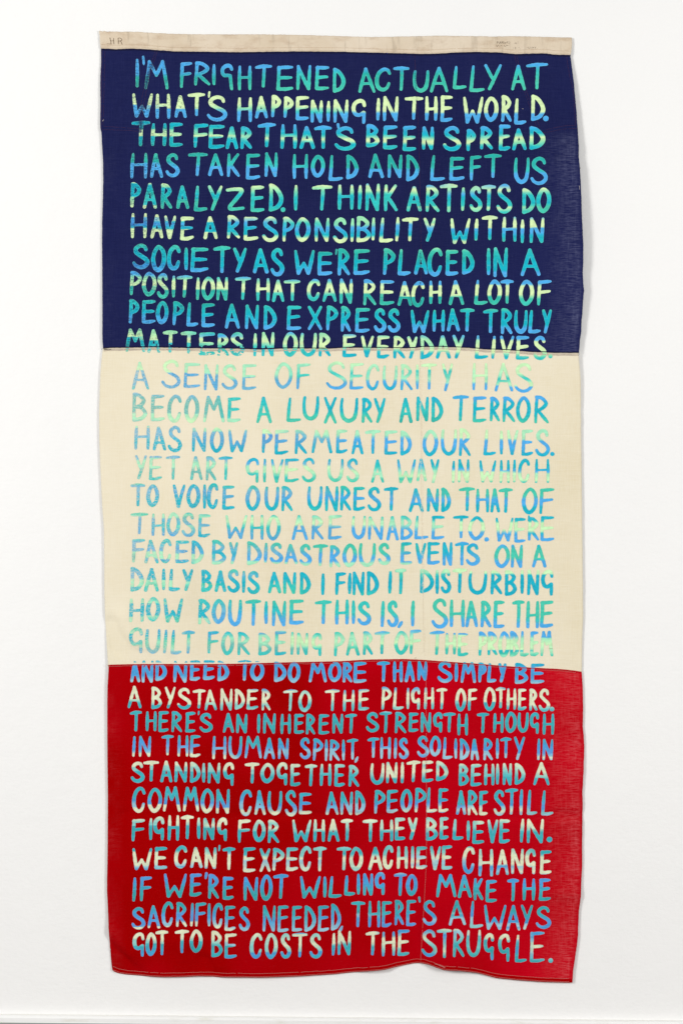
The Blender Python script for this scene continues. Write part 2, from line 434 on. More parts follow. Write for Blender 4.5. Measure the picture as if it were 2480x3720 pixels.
# ------------------------------------------------------------------ threads
def tube(pts, r, V, F, sides=5, flat=1.0):
    pts = [Vector(p) for p in pts]; base = len(V)
    for i, p in enumerate(pts):
        t = (pts[min(i + 1, len(pts) - 1)] - pts[max(i - 1, 0)])
        if t.length < 1e-9: t = Vector((1, 0, 0))
        t.normalize()
        a = t.cross(Vector((0, -1, 0))); a.normalize(); b = t.cross(a)
        for s in range(sides):
            an = 2 * math.pi * s / sides
            V.append(tuple(p + a * (math.cos(an) * r) + b * (math.sin(an) * r * flat)))
    for i in range(len(pts) - 1):
        for s in range(sides):
            A = base + i * sides + s; B = base + i * sides + (s + 1) % sides
            F.append((A, B, B + sides, A + sides))
    F.append(tuple(base + s for s in reversed(range(sides))))
    e = base + (len(pts) - 1) * sides
    F.append(tuple(e + s for s in range(sides)))

def poly_resample(pts, step):
    p = np.array(pts, float); d = np.r_[0, np.cumsum(np.hypot(*np.diff(p, axis=0).T))]
    n = max(2, int(d[-1] / step) + 1); t = np.linspace(0, d[-1], n)
    return np.interp(t, d, p[:, 0]), np.interp(t, d, p[:, 1])

def stitches(name, pts, mat, parent, extra, dash=4.0, gap=2.0, r=0.5, skip=0.06, jit=0.5):
    x, y = poly_resample(pts, 1.0)
    y = y + jit * 2 * vnoise(x / 14, y / 14, 61)
    x = x + jit * 2 * vnoise(y / 14, x / 14, 62)
    V = []; F = []; i = 0; n = len(x); rr = random.Random(len(x))
    while i + dash < n:
        j = int(i + dash)
        if rr.random() > skip:
            k = [i, (i + j) // 2, j]
            P = world_pts(x[k], y[k], np.array([extra - 0.1, extra + 0.25, extra - 0.1]))
            tube(P, r * S, V, F, sides=4)
        i = int(i + dash + gap)
    o = mesh_obj(name, V, F, mat, parent)
    o['kind'] = 'stuff'
    return o

def follow(fx, x0, x1, dy, step=20):
    return [(x, float(fx(x)) + dy) for x in np.arange(x0, x1 + 1, step)]
def vfollow(fy, y0, y1, dx, step=20):
    return [(float(fy(y)) + dx, y) for y in np.arange(y0, y1 + 1, step)]

# header
stitches('stitching', follow(SEAM0, 368, 2068, -14), M_THREAD_TAN, header, P_HEAD + 0.1, 3, 2, 0.45)
stitches('stitching', follow(SEAM0, 368, 2068, -4), M_THREAD_TAN, header, P_HEAD + 0.1, 3, 2, 0.4)
# navy corner patches and vertical seams
nz = P_NAVY + 0.1
for pts in (
    [(380, 178), (378, 260), (377, 330), (375, 400), (374, 456), (400, 458), (450, 461), (500, 465), (515, 466)],
    [(370, 178), (368, 300), (368, 400), (367, 470), (385, 468), (430, 470), (480, 472), (505, 475)],
    [(572, 178), (556, 230), (540, 290), (528, 340), (518, 400), (514, 455)],
    [(564, 178), (548, 232), (530, 292), (516, 345), (509, 400), (505, 465)],
    [(2058, 202), (2062, 230), (2068, 270), (2078, 310), (2083, 350), (2087, 420), (2089, 455), (2060, 455), (2020, 462), (1975, 472)],
    [(2092, 466), (2050, 468), (1995, 478), (1970, 482)],
    [(1868, 194), (1876, 230), (1890, 290), (1905, 330), (1925, 390), (1945, 450), (1952, 468)],
    [(1876, 194), (1884, 232), (1898, 292), (1913, 332), (1935, 390), (1955, 448), (1962, 466)]):
    stitches('stitching', pts, M_THREAD_RUST, navy, nz, 3, 2, 0.38)
stitches('stitching', vfollow(VSEAM, 200, 1255, 2), M_THREAD_RUST, navy, nz, 3, 2.5, 0.38)
stitches('stitching', vfollow(VSEAM, 1275, 2392, 0), M_THREAD_CREAM, cream, 0.1, 3, 2, 0.42, 0.05, 0.8)
stitches('stitching', vfollow(VSEAM, 1290, 2392, 5), M_THREAD_CREAM, cream, 0.1, 3, 2, 0.3, 0.3, 0.8)
stitches('stitching', follow(SEAM1, 379, 700, 7), M_THREAD_DARK, cream, 0.55, 2, 2, 0.5, 0.05, 0.8)
stitches('stitching', follow(SEAM1, 700, 2095, 7), M_THREAD_DARK, cream, 0.55, 2, 3, 0.42, 0.2, 0.8)
stitches('stitching', follow(SEAM2, 395, 2110, 6.2), M_THREAD_PALE, red, P_RED + 0.3, 5, 1, 0.55, 0.02, 0.9)
stitches('stitching', vfollow(VSEAM, 2408, 3508, 1), M_THREAD_PALE, red, P_RED + 0.15, 5, 1, 0.55, 0.03, 0.8)
stitches('stitching', follow(BOTTOM, 410, 2076, -15.0), M_THREAD_PALE, red, P_RED + 0.35, 5, 1, 0.6, 0.02, 1.0)
stitches('stitching', follow(BOTTOM, 412, 2074, -3.6), M_THREAD_PALE, red, P_RED + 0.5, 5, 1, 0.7, 0.0, 0.6)

def loose(pts, mat, parent, r=0.45, off=1.6):
    x, y = poly_resample(pts, 1.5)
    V = []; F = []
    hh = world_pts(x, y, off + 0.8 * np.sin(np.linspace(0, 5, len(x))))
    tube(hh, r * S, V, F, sides=5)
    return mesh_obj('loose_thread', V, F, mat, parent)
loose([(1577, 3501), (1590, 3504), (1600, 3507), (1610, 3511), (1616, 3514)], M_THREAD_PALE, red, 0.7, 2.0)
loose([(1583, 3499), (1596, 3507), (1606, 3510), (1614, 3516)], M_THREAD_PALE, red, 0.5, 2.4)
loose([(367, 1268), (374, 1265), (384, 1263), (396, 1262)], M_THREAD_DARK, navy, 0.6)
loose([(378, 1269), (384, 1267), (392, 1270), (402, 1268)], M_THREAD_DARK, navy, 0.9)
loose([(2100, 1282), (2103, 1286), (2100, 1291)], M_THREAD_DARK, navy, 0.6)
loose([(2104, 608), (2106, 612), (2104, 616)], M_THREAD_DARK, navy, 0.5)
loose([(388, 2415), (392, 2419), (396, 2416), (393, 2423)], M_THREAD_TAN, red, 0.7)
loose([(1506, 2394), (1510, 2389)], M_THREAD_DARK, cream, 0.4)
loose([(1993, 2356), (2000, 2357), (2008, 2357)], M_THREAD_TAN, cream, 0.4)
loose([(372, 438), (374, 434), (376, 432)], M_THREAD_WHITE, navy, 0.7)
loose([(398, 3450), (400, 3454)], M_THREAD_WHITE, red, 1.0)
loose([(2101, 676), (2103, 690)], M_THREAD_WHITE, navy, 0.5)
loose([(1360, 281), (1363, 281)], M_THREAD_WHITE, navy, 0.6)
loose([(1897, 393), (1900, 394)], M_THREAD_WHITE, navy, 0.7)
loose([(900, 3222), (902, 3224)], M_THREAD_WHITE, red, 0.5)

# ------------------------------------------------------------------ hand-cut lettering
def cat(pts, closed=False, per=6):
    p = [np.array(q, float) for q in pts]; out = []
    n = len(p)
    rng = range(n if closed else n - 1)
    for i in rng:
        if closed: a, b, c, d = p[(i - 1) % n], p[i], p[(i + 1) % n], p[(i + 2) % n]
        else: a, b, c, d = p[max(i - 1, 0)], p[i], p[i + 1], p[min(i + 2, n - 1)]
        for k in range(per):
            t = k / per
            out.append(0.5 * ((2 * b) + (-a + c) * t + (2 * a - 5 * b + 4 * c - d) * t * t + (-a + 3 * b - 3 * c + d) * t ** 3))
    out.append(p[0] if closed else p[-1])
    return np.array(out)
def ln(*pts):
    p = np.array(pts, float); x, y = poly_resample(p, 0.25)
    return np.stack([np.interp(np.linspace(0, 1, 5), np.linspace(0, 1, len(x)), x), np.interp(np.linspace(0, 1, 5), np.linspace(0, 1, len(y)), y)], 1)
# each stroke: (points, radius at start, middle, end)
def glyph(ch, r):
    j = lambda s=0.03: r.uniform(-s, s)
    q = r.uniform
    if ch == 'A':
        ax = 0.46 + j(0.05); cy = 0.67 + j(0.03)
        return [(ln((0, 1), (ax, 0)), q(.85, 1), 1, .95), (ln((ax, 0), (1, 1)), .95, 1, q(.85, 1)),
                (ln((ax * (1 - cy) + .02, cy + j(.02)), (1 - (1 - ax) * (1 - cy), cy + j(.02))), .8, .78, .8)]
    if ch == 'B':
        return [(ln((.05, .02), (0, 1)), 1, .95, 1), (cat([(.03, .01), (.45, .05), (.86, .24), (.62, .42), (.16, .50)]), 1, 1, .8),
                (cat([(.16, .50), (.66, .54), (1, .76), (.62, .95), (.0, 1)]), .8, 1, 1)]
    if ch == 'C':
        return [(cat([(1, .20), (.84, .03), (.52, .0), (.16, .19), (0, .52), (.08, .84), (.42, 1), (.76, .92), (.95, .68)]), .85, 1.05, .8)]
    if ch == 'D':
        return [(ln((.04, .02), (0, 1)), 1, .95, 1), (cat([(.02, .0), (.45, .10), (.88, .36), (1, .62), (.66, .88), (0, 1)]), 1, 1.1, 1)]
    if ch == 'E':
        return [(ln((.07 + j(), .03), (0, .97)), 1, .98, 1), (ln((.05, .04), (1, .02 + j(.02))), 1, 1, q(.65, .85)),
                (ln((.05, .5), (.92 + j(), .47 + j(.03))), .9, .95, q(.65, .8)), (ln((0, 1), (.5, 1), (1, .95 + j(.03))), 1, 1, q(.65, .85))]
    if ch == 'F':
        return [(ln((.08 + j(), .03), (0, 1)), 1, .98, .8), (ln((.07, .04), (1, .0)), 1, 1, .75), (ln((.05, .48), (.92, .43)), .9, .9, .75)]
    if ch == 'g':
        return [(cat([(.97, .22), (.86, .04), (.52, .0), (.14, .12), (0, .36), (.16, .60), (.5, .66), (.78, .58), (.9, .53)]), .85, 1.02, .8),
                (ln((.92, .55), (.9, 1)), .95, .95, .85)]
    if ch == 'G':
        return [(cat([(.95, .16), (.80, .03), (.5, .0), (.12, .10), (.02, .28), (.20, .42), (.55, .42), (.78, .43)]), .85, 1.0, .9),
                (ln((.80, .44), (.94, 1)), .95, .95, .85)]
    if ch == 'H':
        cy = .5 + j(.05)
        return [(ln((.07 + j(), 0), (0 + abs(j()), 1)), .75, 1.02, .85), (ln((1 + j() - .02, 0), (.97 + j(), 1)), .75, 1.02, .85),
                (ln((.03, cy + .01), (.97, cy - .01)), .78, .76, .78)]
    if ch == 'I': return [(ln((1, 0), (0, 1)), .72, 1.03, .8)]
    if ch == 'i': return [(ln((0, 0), (1, 1)), .72, 1.03, .8)]
    if ch == 'K':
        return [(ln((.06, 0), (0, 1)), .8, 1, .85), (ln((.92, 0), (.10, .56)), .8, .95, .9), (ln((.18, .46), (1, 1)), .9, 1, .8)]
    if ch == 'L':
        return [(ln((.16 + j(), 0), (0, .97)), .72, .98, 1), (ln((0, 1), (.5, 1), (1, .96)), 1, 1, .72)]
    if ch == 'M':
        a, b = .2 + j(), .77 + j()
        return [(ln((0, 1), (a, 0)), .85, .95, .9), (ln((a, 0), (.5, .52)), .9, .9, .85), (ln((.5, .52), (b, 0)), .85, .95, .95), (ln((b, 0), (1, 1)), .95, 1, .9)]
    if ch == 'N':
        return [(ln((0, 1), (.05 + j(), 0)), .85, .98, .85), (ln((.05, .01), (.88, 1)), .85, 1.02, .9), (ln((.9, 1), (1, 0)), .9, 1, .72)]
    if ch == 'O':
        return [(cat([(.5 + j(), 0), (.16, .2), (0, .54), (.14, .86), (.46, 1), (.84, .82), (1, .5), (.88, .17)], True), .95, 1.08, .95)]
    if ch == 'P':
        return [(ln((.14, .02), (0, 1)), 1, .98, .85), (cat([(.10, .01), (.5, .05), (1, .26), (.72, .47), (.06, .58)]), 1, 1.02, .8)]
    if ch == 'R':
        return [(ln((.12, .02), (0, 1)), 1, .95, .85), (cat([(.08, .01), (.5, .05), (.88, .25), (.62, .43), (.12, .56)]), 1, 1, .85),
                (ln((.16, .52), (1, 1)), .85, 1, .8)]
    if ch == 'S':
        return [(cat([(.9, .19), (.8, .05), (.5, .0), (.18, .12), (.16, .30), (.48, .46), (.88, .62), (1, .80), (.78, .96), (.45, 1), (.16, .93), (0, .80)]), .85, 1.05, .8)]
    if ch == 'T':
        return [(ln((0, .05 + j(.02)), (.5, .01), (1, .0 + abs(j(.03)))), .82, 1.05, .75), (ln((.54, .0), (.48 + j(), 1)), .95, .95, .88)]
    if ch == 'U':
        return [(cat([(.06, 0), (0, .42), (.10, .82), (.45, 1), (.82, .86), (.97, .45), (1, 0)]), .75, 1.08, .75)]
    if ch == 'V': return [(ln((0, 0), (.42, 1)), .8, 1, 1), (ln((.42, 1), (1, 0)), 1, .95, .75)]
    if ch == 'W':
        return [(ln((0, 0), (.16, 1)), .75, 1, 1), (ln((.16, 1), (.46, .55)), 1, .85, .8), (ln((.46, .55), (.72, 1)), .8, .9, 1), (ln((.72, 1), (1, 0)), 1, 1, .72)]
    if ch == 'X': return [(ln((0, 0), (1, 1)), .85, 1, .85), (ln((1, 0), (0, 1)), .8, .95, .85)]
    if ch == 'Y': return [(ln((0, 0), (.5, .60)), .85, .95, .85), (ln((1, 0), (.25, 1)), .75, 1, .9)]
    if ch == 'Z': return [(cat([(0, .06), (.5, .02), (.88, .04), (.84, .22), (.45, .60), (.15, .90), (.3, 1), (1, .95)], per=5), .85, 1, .8)]
    if ch in "',": return [(ln((1, 0), (0, 1)), .95, .85, .65)] if ch == "'" else [(ln((1, 0), (0, 1)), .7, .95, .8)]
    if ch == '`': return [(ln((0, 0), (1, 1)), .95, .85, .6)]
    if ch == '.': return [(ln((.3, .5), (.7, .5)), 1, 1, 1)]
    raise ValueError(ch)

def letter_segments(ch, x0, x1, y0, y1, w, rnd):
    """strokes in photograph pixels -> arrays a, b, ra, rb"""
    R = w / 2
    if ch == '.': R = min(x1 - x0, y1 - y0) / 2 * 1.02
    if ch in "',`": R = min(R * 0.95, (x1 - x0) * 0.42)
    cx0, cx1, cy0, cy1 = x0 + R * 0.98, x1 - R * 0.98, y0 + R * 0.84, y1 - R * 0.84
    if cx1 < cx0: cx0 = cx1 = (x0 + x1) / 2
    if cy1 < cy0: cy0 = cy1 = (y0 + y1) / 2
    A = []; B = []; RA = []; RB = []
    for pts, r0, rm, r1 in glyph(ch, rnd):
        n = len(pts); t = np.linspace(0, 1, n)
        rad = R * np.interp(t, [0, .3, .7, 1], [r0, rm, rm, r1]) * (1 + 0.04 * np.sin(t * 7 + rnd.uniform(0, 6)))
        P = np.stack([cx0 + pts[:, 0] * (cx1 - cx0), cy0 + pts[:, 1] * (cy1 - cy0)], 1)
        if n <= 5 and ch not in "'`,.": # slight hand wobble in straight strokes
            d = P[-1] - P[0]; L = np.hypot(*d) + 1e-6; nrm = np.array([-d[1], d[0]]) / L
            P = P + nrm[None, :] * (np.sin(np.pi * t) * rnd.uniform(-.012, .012) * L)[:, None]
        A.append(P[:-1]); B.append(P[1:]); RA.append(rad[:-1]); RB.append(rad[1:])
    return np.concatenate(A), np.concatenate(B), np.concatenate(RA), np.concatenate(RB)

CELL = 2.0
def letter_mesh(segs, seed, cut):
    A, B, RA, RB = segs
    m = max(RA.max(), RB.max()) + 4
    xlo = min(A[:, 0].min(), B[:, 0].min()) - m; xhi = max(A[:, 0].max(), B[:, 0].max()) + m
    ylo = min(A[:, 1].min(), B[:, 1].min()) - m; yhi = max(A[:, 1].max(), B[:, 1].max()) + m
    xs = np.arange(xlo, xhi + CELL, CELL); ys = np.arange(ylo, yhi + CELL, CELL)
    GX, GY = np.meshgrid(xs, ys); px = GX.ravel()[:, None]; py = GY.ravel()[:, None]
    d = B - A; L2 = (d ** 2).sum(1) + 1e-9
    t = np.clip(((px - A[:, 0]) * d[:, 0] + (py - A[:, 1]) * d[:, 1]) / L2, 0, 1)
    dist = np.hypot(px - A[:, 0] - t * d[:, 0], py - A[:, 1] - t * d[:, 1]) - (RA + (RB - RA) * t)
    k = 1.1                                                     # soft union: small fillets in the corners
    mn = dist.min(1); Fv = mn - k * np.log(np.exp(-np.clip((dist - mn[:, None]) / k, 0, 20)).sum(1)) * 0.45
    Fv = Fv + 0.6
    Fv = Fv.reshape(GX.shape)
    Fv = Fv + 0.9 * vnoise(GX / 7.0, GY / 7.0, seed) + 0.5 * vnoise(GX / 3.0, GY / 3.0, seed + 2)
    if cut is not None: Fv = np.maximum(Fv, cut(GX, GY))
    ins = Fv < 0
    ny, nx = Fv.shape
    verts = []; vid = {}
    def gv(i, j):
        key = (i, j)
        if key not in vid: vid[key] = len(verts); verts.append((xs[j], ys[i]))
        return vid[key]
    def ev(i0, j0, i1, j1):
        key = (i0, j0, i1, j1) if (i0, j0) < (i1, j1) else (i1, j1, i0, j0)
        if key not in vid:
            a, b = Fv[key[0], key[1]], Fv[key[2], key[3]]; s = min(max(a / (a - b), .04), .96)
            vid[key] = len(verts)
            verts.append((xs[key[1]] + s * (xs[key[3]] - xs[key[1]]), ys[key[0]] + s * (ys[key[2]] - ys[key[0]])))
        return vid[key]
    cnt = ins[:-1, :-1].astype(int) + ins[:-1, 1:] + ins[1:, 1:] + ins[1:, :-1]
    faces = []
    for i, j in zip(*np.nonzero(cnt)):
        c = ((i, j), (i, j + 1), (i + 1, j + 1), (i + 1, j))
        if cnt[i, j] == 4:
            f = [gv(*q) for q in c]
        else:
            f = []
            for q in range(4):
                a = c[q]; b = c[(q + 1) % 4]
                if ins[a]: f.append(gv(*a))
                if ins[a] != ins[b]: f.append(ev(a[0], a[1], b[0], b[1]))
        if len(f) >= 3: faces.append(f[::-1])
    V2 = np.array(verts).reshape(-1, 2)
    if not len(V2): return V2, faces, np.zeros(0)
    fi = np.clip((V2[:, 1] - ys[0]) / CELL, 0, ny - 1.001); fj = np.clip((V2[:, 0] - xs[0]) / CELL, 0, nx - 1.001)
    i0 = fi.astype(int); j0 = fj.astype(int); a = fi - i0; b = fj - j0
    depth = (Fv[i0, j0] * (1 - a) * (1 - b) + Fv[i0 + 1, j0] * a * (1 - b) + Fv[i0, j0 + 1] * (1 - a) * b + Fv[i0 + 1, j0 + 1] * a * b)
    return V2, faces, -depth

PAL = dict(b='4eafee', d='3d8cd6', t='24b3a8', s='45ccb2', c='10b8cc', q='34cac4', y='daf5b8', m='98e8b6',
           M='a6ecc4', Y='ccf8c0', P='72b9d8', p='58acdc', G='70c0b8', C='0eb4cc',
           k='e2e9c6', l='8fd2cc', a='3fb4c0', u='4aa2dc', v='5c9fe0', w='9ccbdc', e='3aaab0')
PALV = {k_: hexc(v_) for k_, v_ in PAL.items()}

# LINES: (y origin, stroke width, letters left half, letters right half, colour columns)
# letters: char x0 x1 y0 y1 in half-pixels; '|' ends a word.  columns: X:y code y code ...
LINES = [
(190, 27, "I 85 112 38 250 ` 132 158 18 92 M 148 330 50 265 | F 408 503 62 255 R 510 635 58 236 I 645 670 75 233 G 703 803 78 270 H 828 935 87 270 T 952 1084 82 250 E 1110 1237 88 272 N 1253 1368 84 270 E 1390 1498 88 268 D 1520 1612 108 288 |",
 "A 120 250 105 290 C 243 363 108 278 T 372 497 97 275 U 516 640 122 285 A 640 778 100 287 L 807 912 90 262 L 928 1044 86 282 Y 1035 1168 78 270 | A 1230 1342 85 272 T 1338 1505 70 265 |",
 "80:40b150b175t250s;800:100b190t260s;1500:100b150q270s;1760:110b150t270s;3000:85b130q200s"),
(190, 28, "W 60 218 290 468 H 230 344 293 478 A 368 462 308 472 T 463 598 290 458 ' 610 634 275 328 S 602 753 308 495 | H 823 940 318 502 A 953 1052 312 475 P 1070 1145 303 467 P 1160 1236 315 472 E 1250 1352 312 488 N 1358 1452 340 508 I 1474 1505 345 502 N 1523 1638 335 508",
 "g 73 183 337 517 | I 250 283 325 493 N 298 418 312 498 | T 456 598 317 487 H 603 700 312 495 E 717 813 304 500 | W 880 1035 315 512 O 1035 1140 318 498 R 1157 1240 306 502 L 1253 1347 327 520 D 1375 1477 305 495 . 1462 1505 460 498 |",
 "60:375y379b;340:403y408b;900:370y400m430b;1400:390y430q450b;1700:420y440b;2500:430y445b"),
(190, 30, "T 54 200 493 677 H 196 316 506 678 E 332 436 502 680 | F 506 622 512 690 E 617 740 518 695 A 740 835 533 698 R 846 937 533 698 | T 972 1112 508 685 H 1135 1264 515 698 A 1277 1393 533 698 T 1382 1518 530 698 ` 1547 1575 510 560 S 1530 1686 535 710 |",
 "B 178 276 517 685 E 300 413 525 700 E 442 547 528 712 N 582 674 533 705 | S 733 868 533 712 P 905 975 553 715 R 1003 1103 533 703 E 1140 1232 517 710 A 1237 1347 551 710 D 1363 1477 535 705 |",
 "60:520c550t560y600y606c680t;700:530c590m600y620c690c;1050:520b580c620y650c;1400:540b590c630y660c700c;1784:530b590c625y645y665c700q;2400:540b600c640y660y680c;2900:535b580c615y650m690c"),
(530, 27, "H 47 175 43 233 A 191 290 50 228 S 303 407 50 222 | T 466 616 43 216 A 613 726 50 213 K 749 849 47 222 E 888 996 48 238 N 1022 1123 40 222 | H 1226 1344 53 238 O 1362 1464 63 225 L 1489 1598 60 250",
 "D 33 122 62 238 | A 193 309 53 230 N 333 446 57 230 D 468 564 60 253 | L 643 756 60 250 E 783 896 72 248 F 930 1021 65 250 T 1032 1168 55 230 | U 1250 1368 80 272 S 1368 1495 80 283 |",
 "60:45s110t125b235b;700:50t130q150b225b;1500:65t150q165b;1700:60t155t170b280b;3000:80t180q200b"),
(530, 29, "P 47 128 260 443 A 138 245 265 452 R 268 357 268 453 A 381 480 284 453 L 511 614 282 470 Y 610 724 280 466 Z 740 884 295 467 E 922 1027 282 475 D 1055 1160 270 472 . 1143 1176 443 476 | I 1237 1269 277 468 | T 1367 1523 282 467 H 1553 1678 275 462",
 "I 115 150 278 460 N 170 282 268 470 K 306 412 275 473 | A 470 585 290 473 R 608 715 280 478 T 710 848 272 480 I 865 900 295 470 S 927 1022 290 475 T 1013 1125 280 470 S 1122 1238 275 487 | D 1310 1404 307 492 O 1412 1520 305 487 |",
 "60:262y270c365c368m440y;200:268y285c340t360q420c430y;300:268y295m300c400t450s;450:285q370c400s450t;750:295y320m350c400s465s;1100:275y320m370q420c470s;1450:285y310m380c420q465q;1700:270b290y330m360c460q;1900:280m320y350q460q;2200:280b310y340m370c430q440m475q;2450:280y310m350b370c430q445m475m;2750:280b320y360c430q445y480q;3100:310y360q410c425q440s490s"),
(530, 28, "H 48 173 482 668 A 193 291 495 668 V 293 387 500 672 E 410 515 506 682 | A 580 686 507 673 | R 749 850 498 670 E 872 982 508 683 S 1005 1125 512 693 P 1153 1242 512 693 O 1246 1358 517 692 N 1387 1500 517 695 S 1520 1629 520 703",
 "I 62 95 520 697 B 108 213 507 697 I 215 247 515 685 L 273 380 515 697 I 387 424 510 692 T 436 564 517 690 Y 594 688 518 693 | W 788 942 520 708 I 963 997 523 687 T 1015 1140 505 682 H 1163 1275 510 695 I 1298 1328 530 707 N 1362 1475 518 705 |",
 "60:485y512y515b570d590c595y665y;450:510y540y545q560b600c605y680y;620:510y545y550c620c625y;900:510y550b600c640c650y;1300:520y560q600b640c670y;1650:520m570m590b650c670y;2100:515y550y570b600b640c660y;2250:520y550m570y600b640c690c;2450:525y590y600b640c670c690y;2650:510y590y600b650c685s;2900:510b540y590y600b630b660c705q"),
(870, 30, "S 60 187 28 210 O 200 310 38 232 C 315 418 40 220 I 441 470 52 220 E 485 622 50 233 T 648 783 45 240 Y 793 900 53 238 | A 938 1056 62 243 S 1065 1168 60 263 | W 1236 1394 70 253 E 1409 1523 83 258 ' 1536 1555 65 112 R 1553 1650 62 260",
 "E 86 210 65 253 | P 298 392 60 256 L 406 508 63 257 A 525 630 70 252 C 624 737 60 264 E 755 852 68 258 D 875 965 70 250 | I 1053 1083 57 258 N 1100 1212 53 272 | A 1298 1447 65 265 |",
 "60:30s80c150c180d210b;600:50s130c190c220b;1100:65q110c200c235b;1500:85t150c220b;1700:65s100t160c215c230b;2280:60m85s130t190c215c235b;3000:55q150c220c235b"),
(870, 27, "P 43 133 225 403 O 134 240 233 407 S 240 328 243 425 I 350 379 255 420 T 384 505 258 420 I 524 556 268 438 O 566 665 268 436 N 672 762 268 440 | T 808 931 268 437 H 962 1066 275 445 A 1077 1172 290 452 T 1163 1290 290 445 | C 1333 1432 288 444 A 1443 1552 285 452 N 1568 1668 280 465 |",
 "R 155 256 286 477 E 276 387 288 473 A 405 515 300 480 C 507 607 303 487 H 633 729 293 467 | A 777 893 293 473 | L 963 1068 287 470 O 1060 1164 290 470 T 1150 1255 290 465 | O 1288 1398 293 478 F 1417 1529 293 480 |",
 "50:225b250b270m330y335t400s;400:255b285m300y360y365t420s;700:270q310y355y370t440s;900:268b300m330y375y385q440q;1400:290b310m330y370y410q445q;1780:288b310b320y385y395t475s;2100:300b325b335y410y415t;2600:290b320b330y400y415t470s;3100:293b320b340y400y420m430s480q"),
(870, 28, "P 35 115 430 608 E 131 238 435 607 O 235 327 445 610 P 353 440 445 622 L 457 548 452 628 E 566 668 460 633 | A 734 848 463 645 N 880 988 468 650 D 1017 1112 475 652 | E 1185 1296 475 655 X 1336 1447 478 658 P 1470 1560 478 660 R 1576 1656 480 670",
 "E 98 210 492 673 S 232 325 498 673 S 333 428 500 672 | W 499 643 507 675 H 658 755 505 668 A 763 862 498 665 T 858 971 498 668 | T 1025 1142 503 678 R 1155 1245 497 687 U 1252 1355 508 680 L 1355 1452 508 680 Y 1453 1531 505 682 |",
 "50:430q520c560b605b;600:460t540c600b630b;1300:475q560c610c630b;1700:495s540c600c620b670b;3000:505s530c620c640b680b"),
(870, 28, "M 10 160 645 815 A 170 270 650 822 T 282 398 658 822 T 413 533 665 828 E 545 668 672 838 R 678 770 680 845 S 770 880 673 842 | I 940 972 675 850 N 1000 1100 668 848 | O 1158 1267 670 848 U 1280 1408 675 848 R 1415 1510 675 850 |",
 "E 5 112 685 853 V 138 240 695 855 E 256 354 693 862 R 373 467 698 865 Y 475 557 700 865 D 570 671 695 867 A 683 796 695 865 Y 803 898 690 865 | L 966 1070 690 865 I 1085 1125 695 867 V 1148 1260 695 868 E 1265 1368 695 870 S 1390 1490 700 873 . 1503 1532 828 865 |",
 "30:645m700y705c780t820s;200:655m725y735c820q;350:660m720y745y750c820q;700:680q700b720y760m780t845q;1000:670m740y780q800c850q;1250:672b700m750y790m800q845q;1480:675m750y790y800c850c;1700:685b710y760y780m810c860c;2000:700m720y790y820c860c;2300:695b720m770m800y830c865c;2450:690b740m780y815y840c;2700:690b720b730y790y820y850c865c;3050:700b730b740y800y840m860q"),
(1300, 24, "A 58 188 25 230 | S 272 414 12 220 E 436 561 30 215 N 581 694 42 235 S 710 828 45 230 E 860 970 40 230 | O 1099 1228 32 222 F 1254 1363 37 230 | S 1468 1623 25 228",
 "E 57 165 33 228 C 178 278 45 233 U 297 410 50 232 R 425 520 42 235 I 540 562 43 230 T 575 697 37 230 Y 727 813 37 242 | H 947 1063 33 235 A 1110 1250 35 243 S 1252 1392 37 250 |",
 "100:25M85Y90P190P230q;340:15Y100Y108p200p215P;500:30M105M110p210p;650:45M110M120p230p;780:45M125Y150M165p225P;920:40M135M145p225P;1160:32M120M165p220P;1300:40M140q160p230b;1650:35Y80M110q150M180p225b;1900:45M150M170b232c;2200:37Y80Y90q150M190b230b;2400:37Y70Y95q180M195b240b;2600:35Y170Y190b235b;2700:35Y130M150q190M205b;2900:40Y110Y150q180Y205Y212b250b"),
(1300, 27, "B 62 172 250 460 E 197 302 262 458 C 318 424 268 468 O 441 550 270 470 M 575 738 272 468 E 752 856 283 465 | A 962 1081 280 475 | L 1183 1294 283 465 U 1298 1425 273 452 X 1453 1553 280 478 U 1570 1709 285 468",
 "R 143 228 287 472 Y 232 325 287 473 | A 418 518 288 472 N 540 638 278 460 D 652 738 282 465 | T 803 930 270 460 E 952 1058 275 467 R 1074 1155 280 462 R 1167 1267 278 468 O 1268 1376 278 468 R 1398 1511 270 477 |",
 "100:250P290G400G403M440M460G;500:270P320G400G410M460Y;650:272P300G430G440M;800:283q430q445M465M;1000:280c350q460s;1650:285c380c420s470s;2100:285c380q465t;2600:270b300b330c400c465s"),
(1300, 26, "H 73 193 488 668 A 209 311 498 673 S 318 424 493 683 | N 494 606 503 682 O 627 729 505 687 W 758 903 515 685 | P 1002 1084 515 693 E 1097 1203 517 702 R 1241 1338 520 700 M 1363 1519 520 693 E 1543 1632 517 692",
 "A 70 162 523 702 T 168 288 522 700 E 310 410 525 703 D 427 510 527 707 | O 588 702 522 713 U 720 842 515 708 R 850 943 510 715 | L 1030 1127 515 707 I 1150 1174 525 703 V 1200 1290 520 705 E 1307 1397 517 710 S 1405 1515 517 715 . 1517 1548 682 713 |",
 "80:488M505M510P570P600c665P;350:493P560P620c680c;660:505Y530M540P600p680c;850:515Y530P620p685c;1050:515Y545Y560v620p690c;1270:520M560P600p695c;1440:520Y560M590P690c;1650:523M560M590b700c;2000:525M560M590b650b700c;2200:520M570M600b640b700c;2450:510Y580Y595b640b700c;2700:520Y585Y600b650b700c;3000:517M590M605b660b710c"),
(1300, 24, "Y 80 172 703 882 E 183 284 707 888 T 304 415 708 887 | A 483 576 713 888 R 594 677 712 892 T 686 797 715 888 | g 888 990 728 908 I 1013 1040 730 908 V 1069 1167 733 907 E 1170 1279 728 903 S 1292 1398 725 903 | U 1480 1602 730 900",
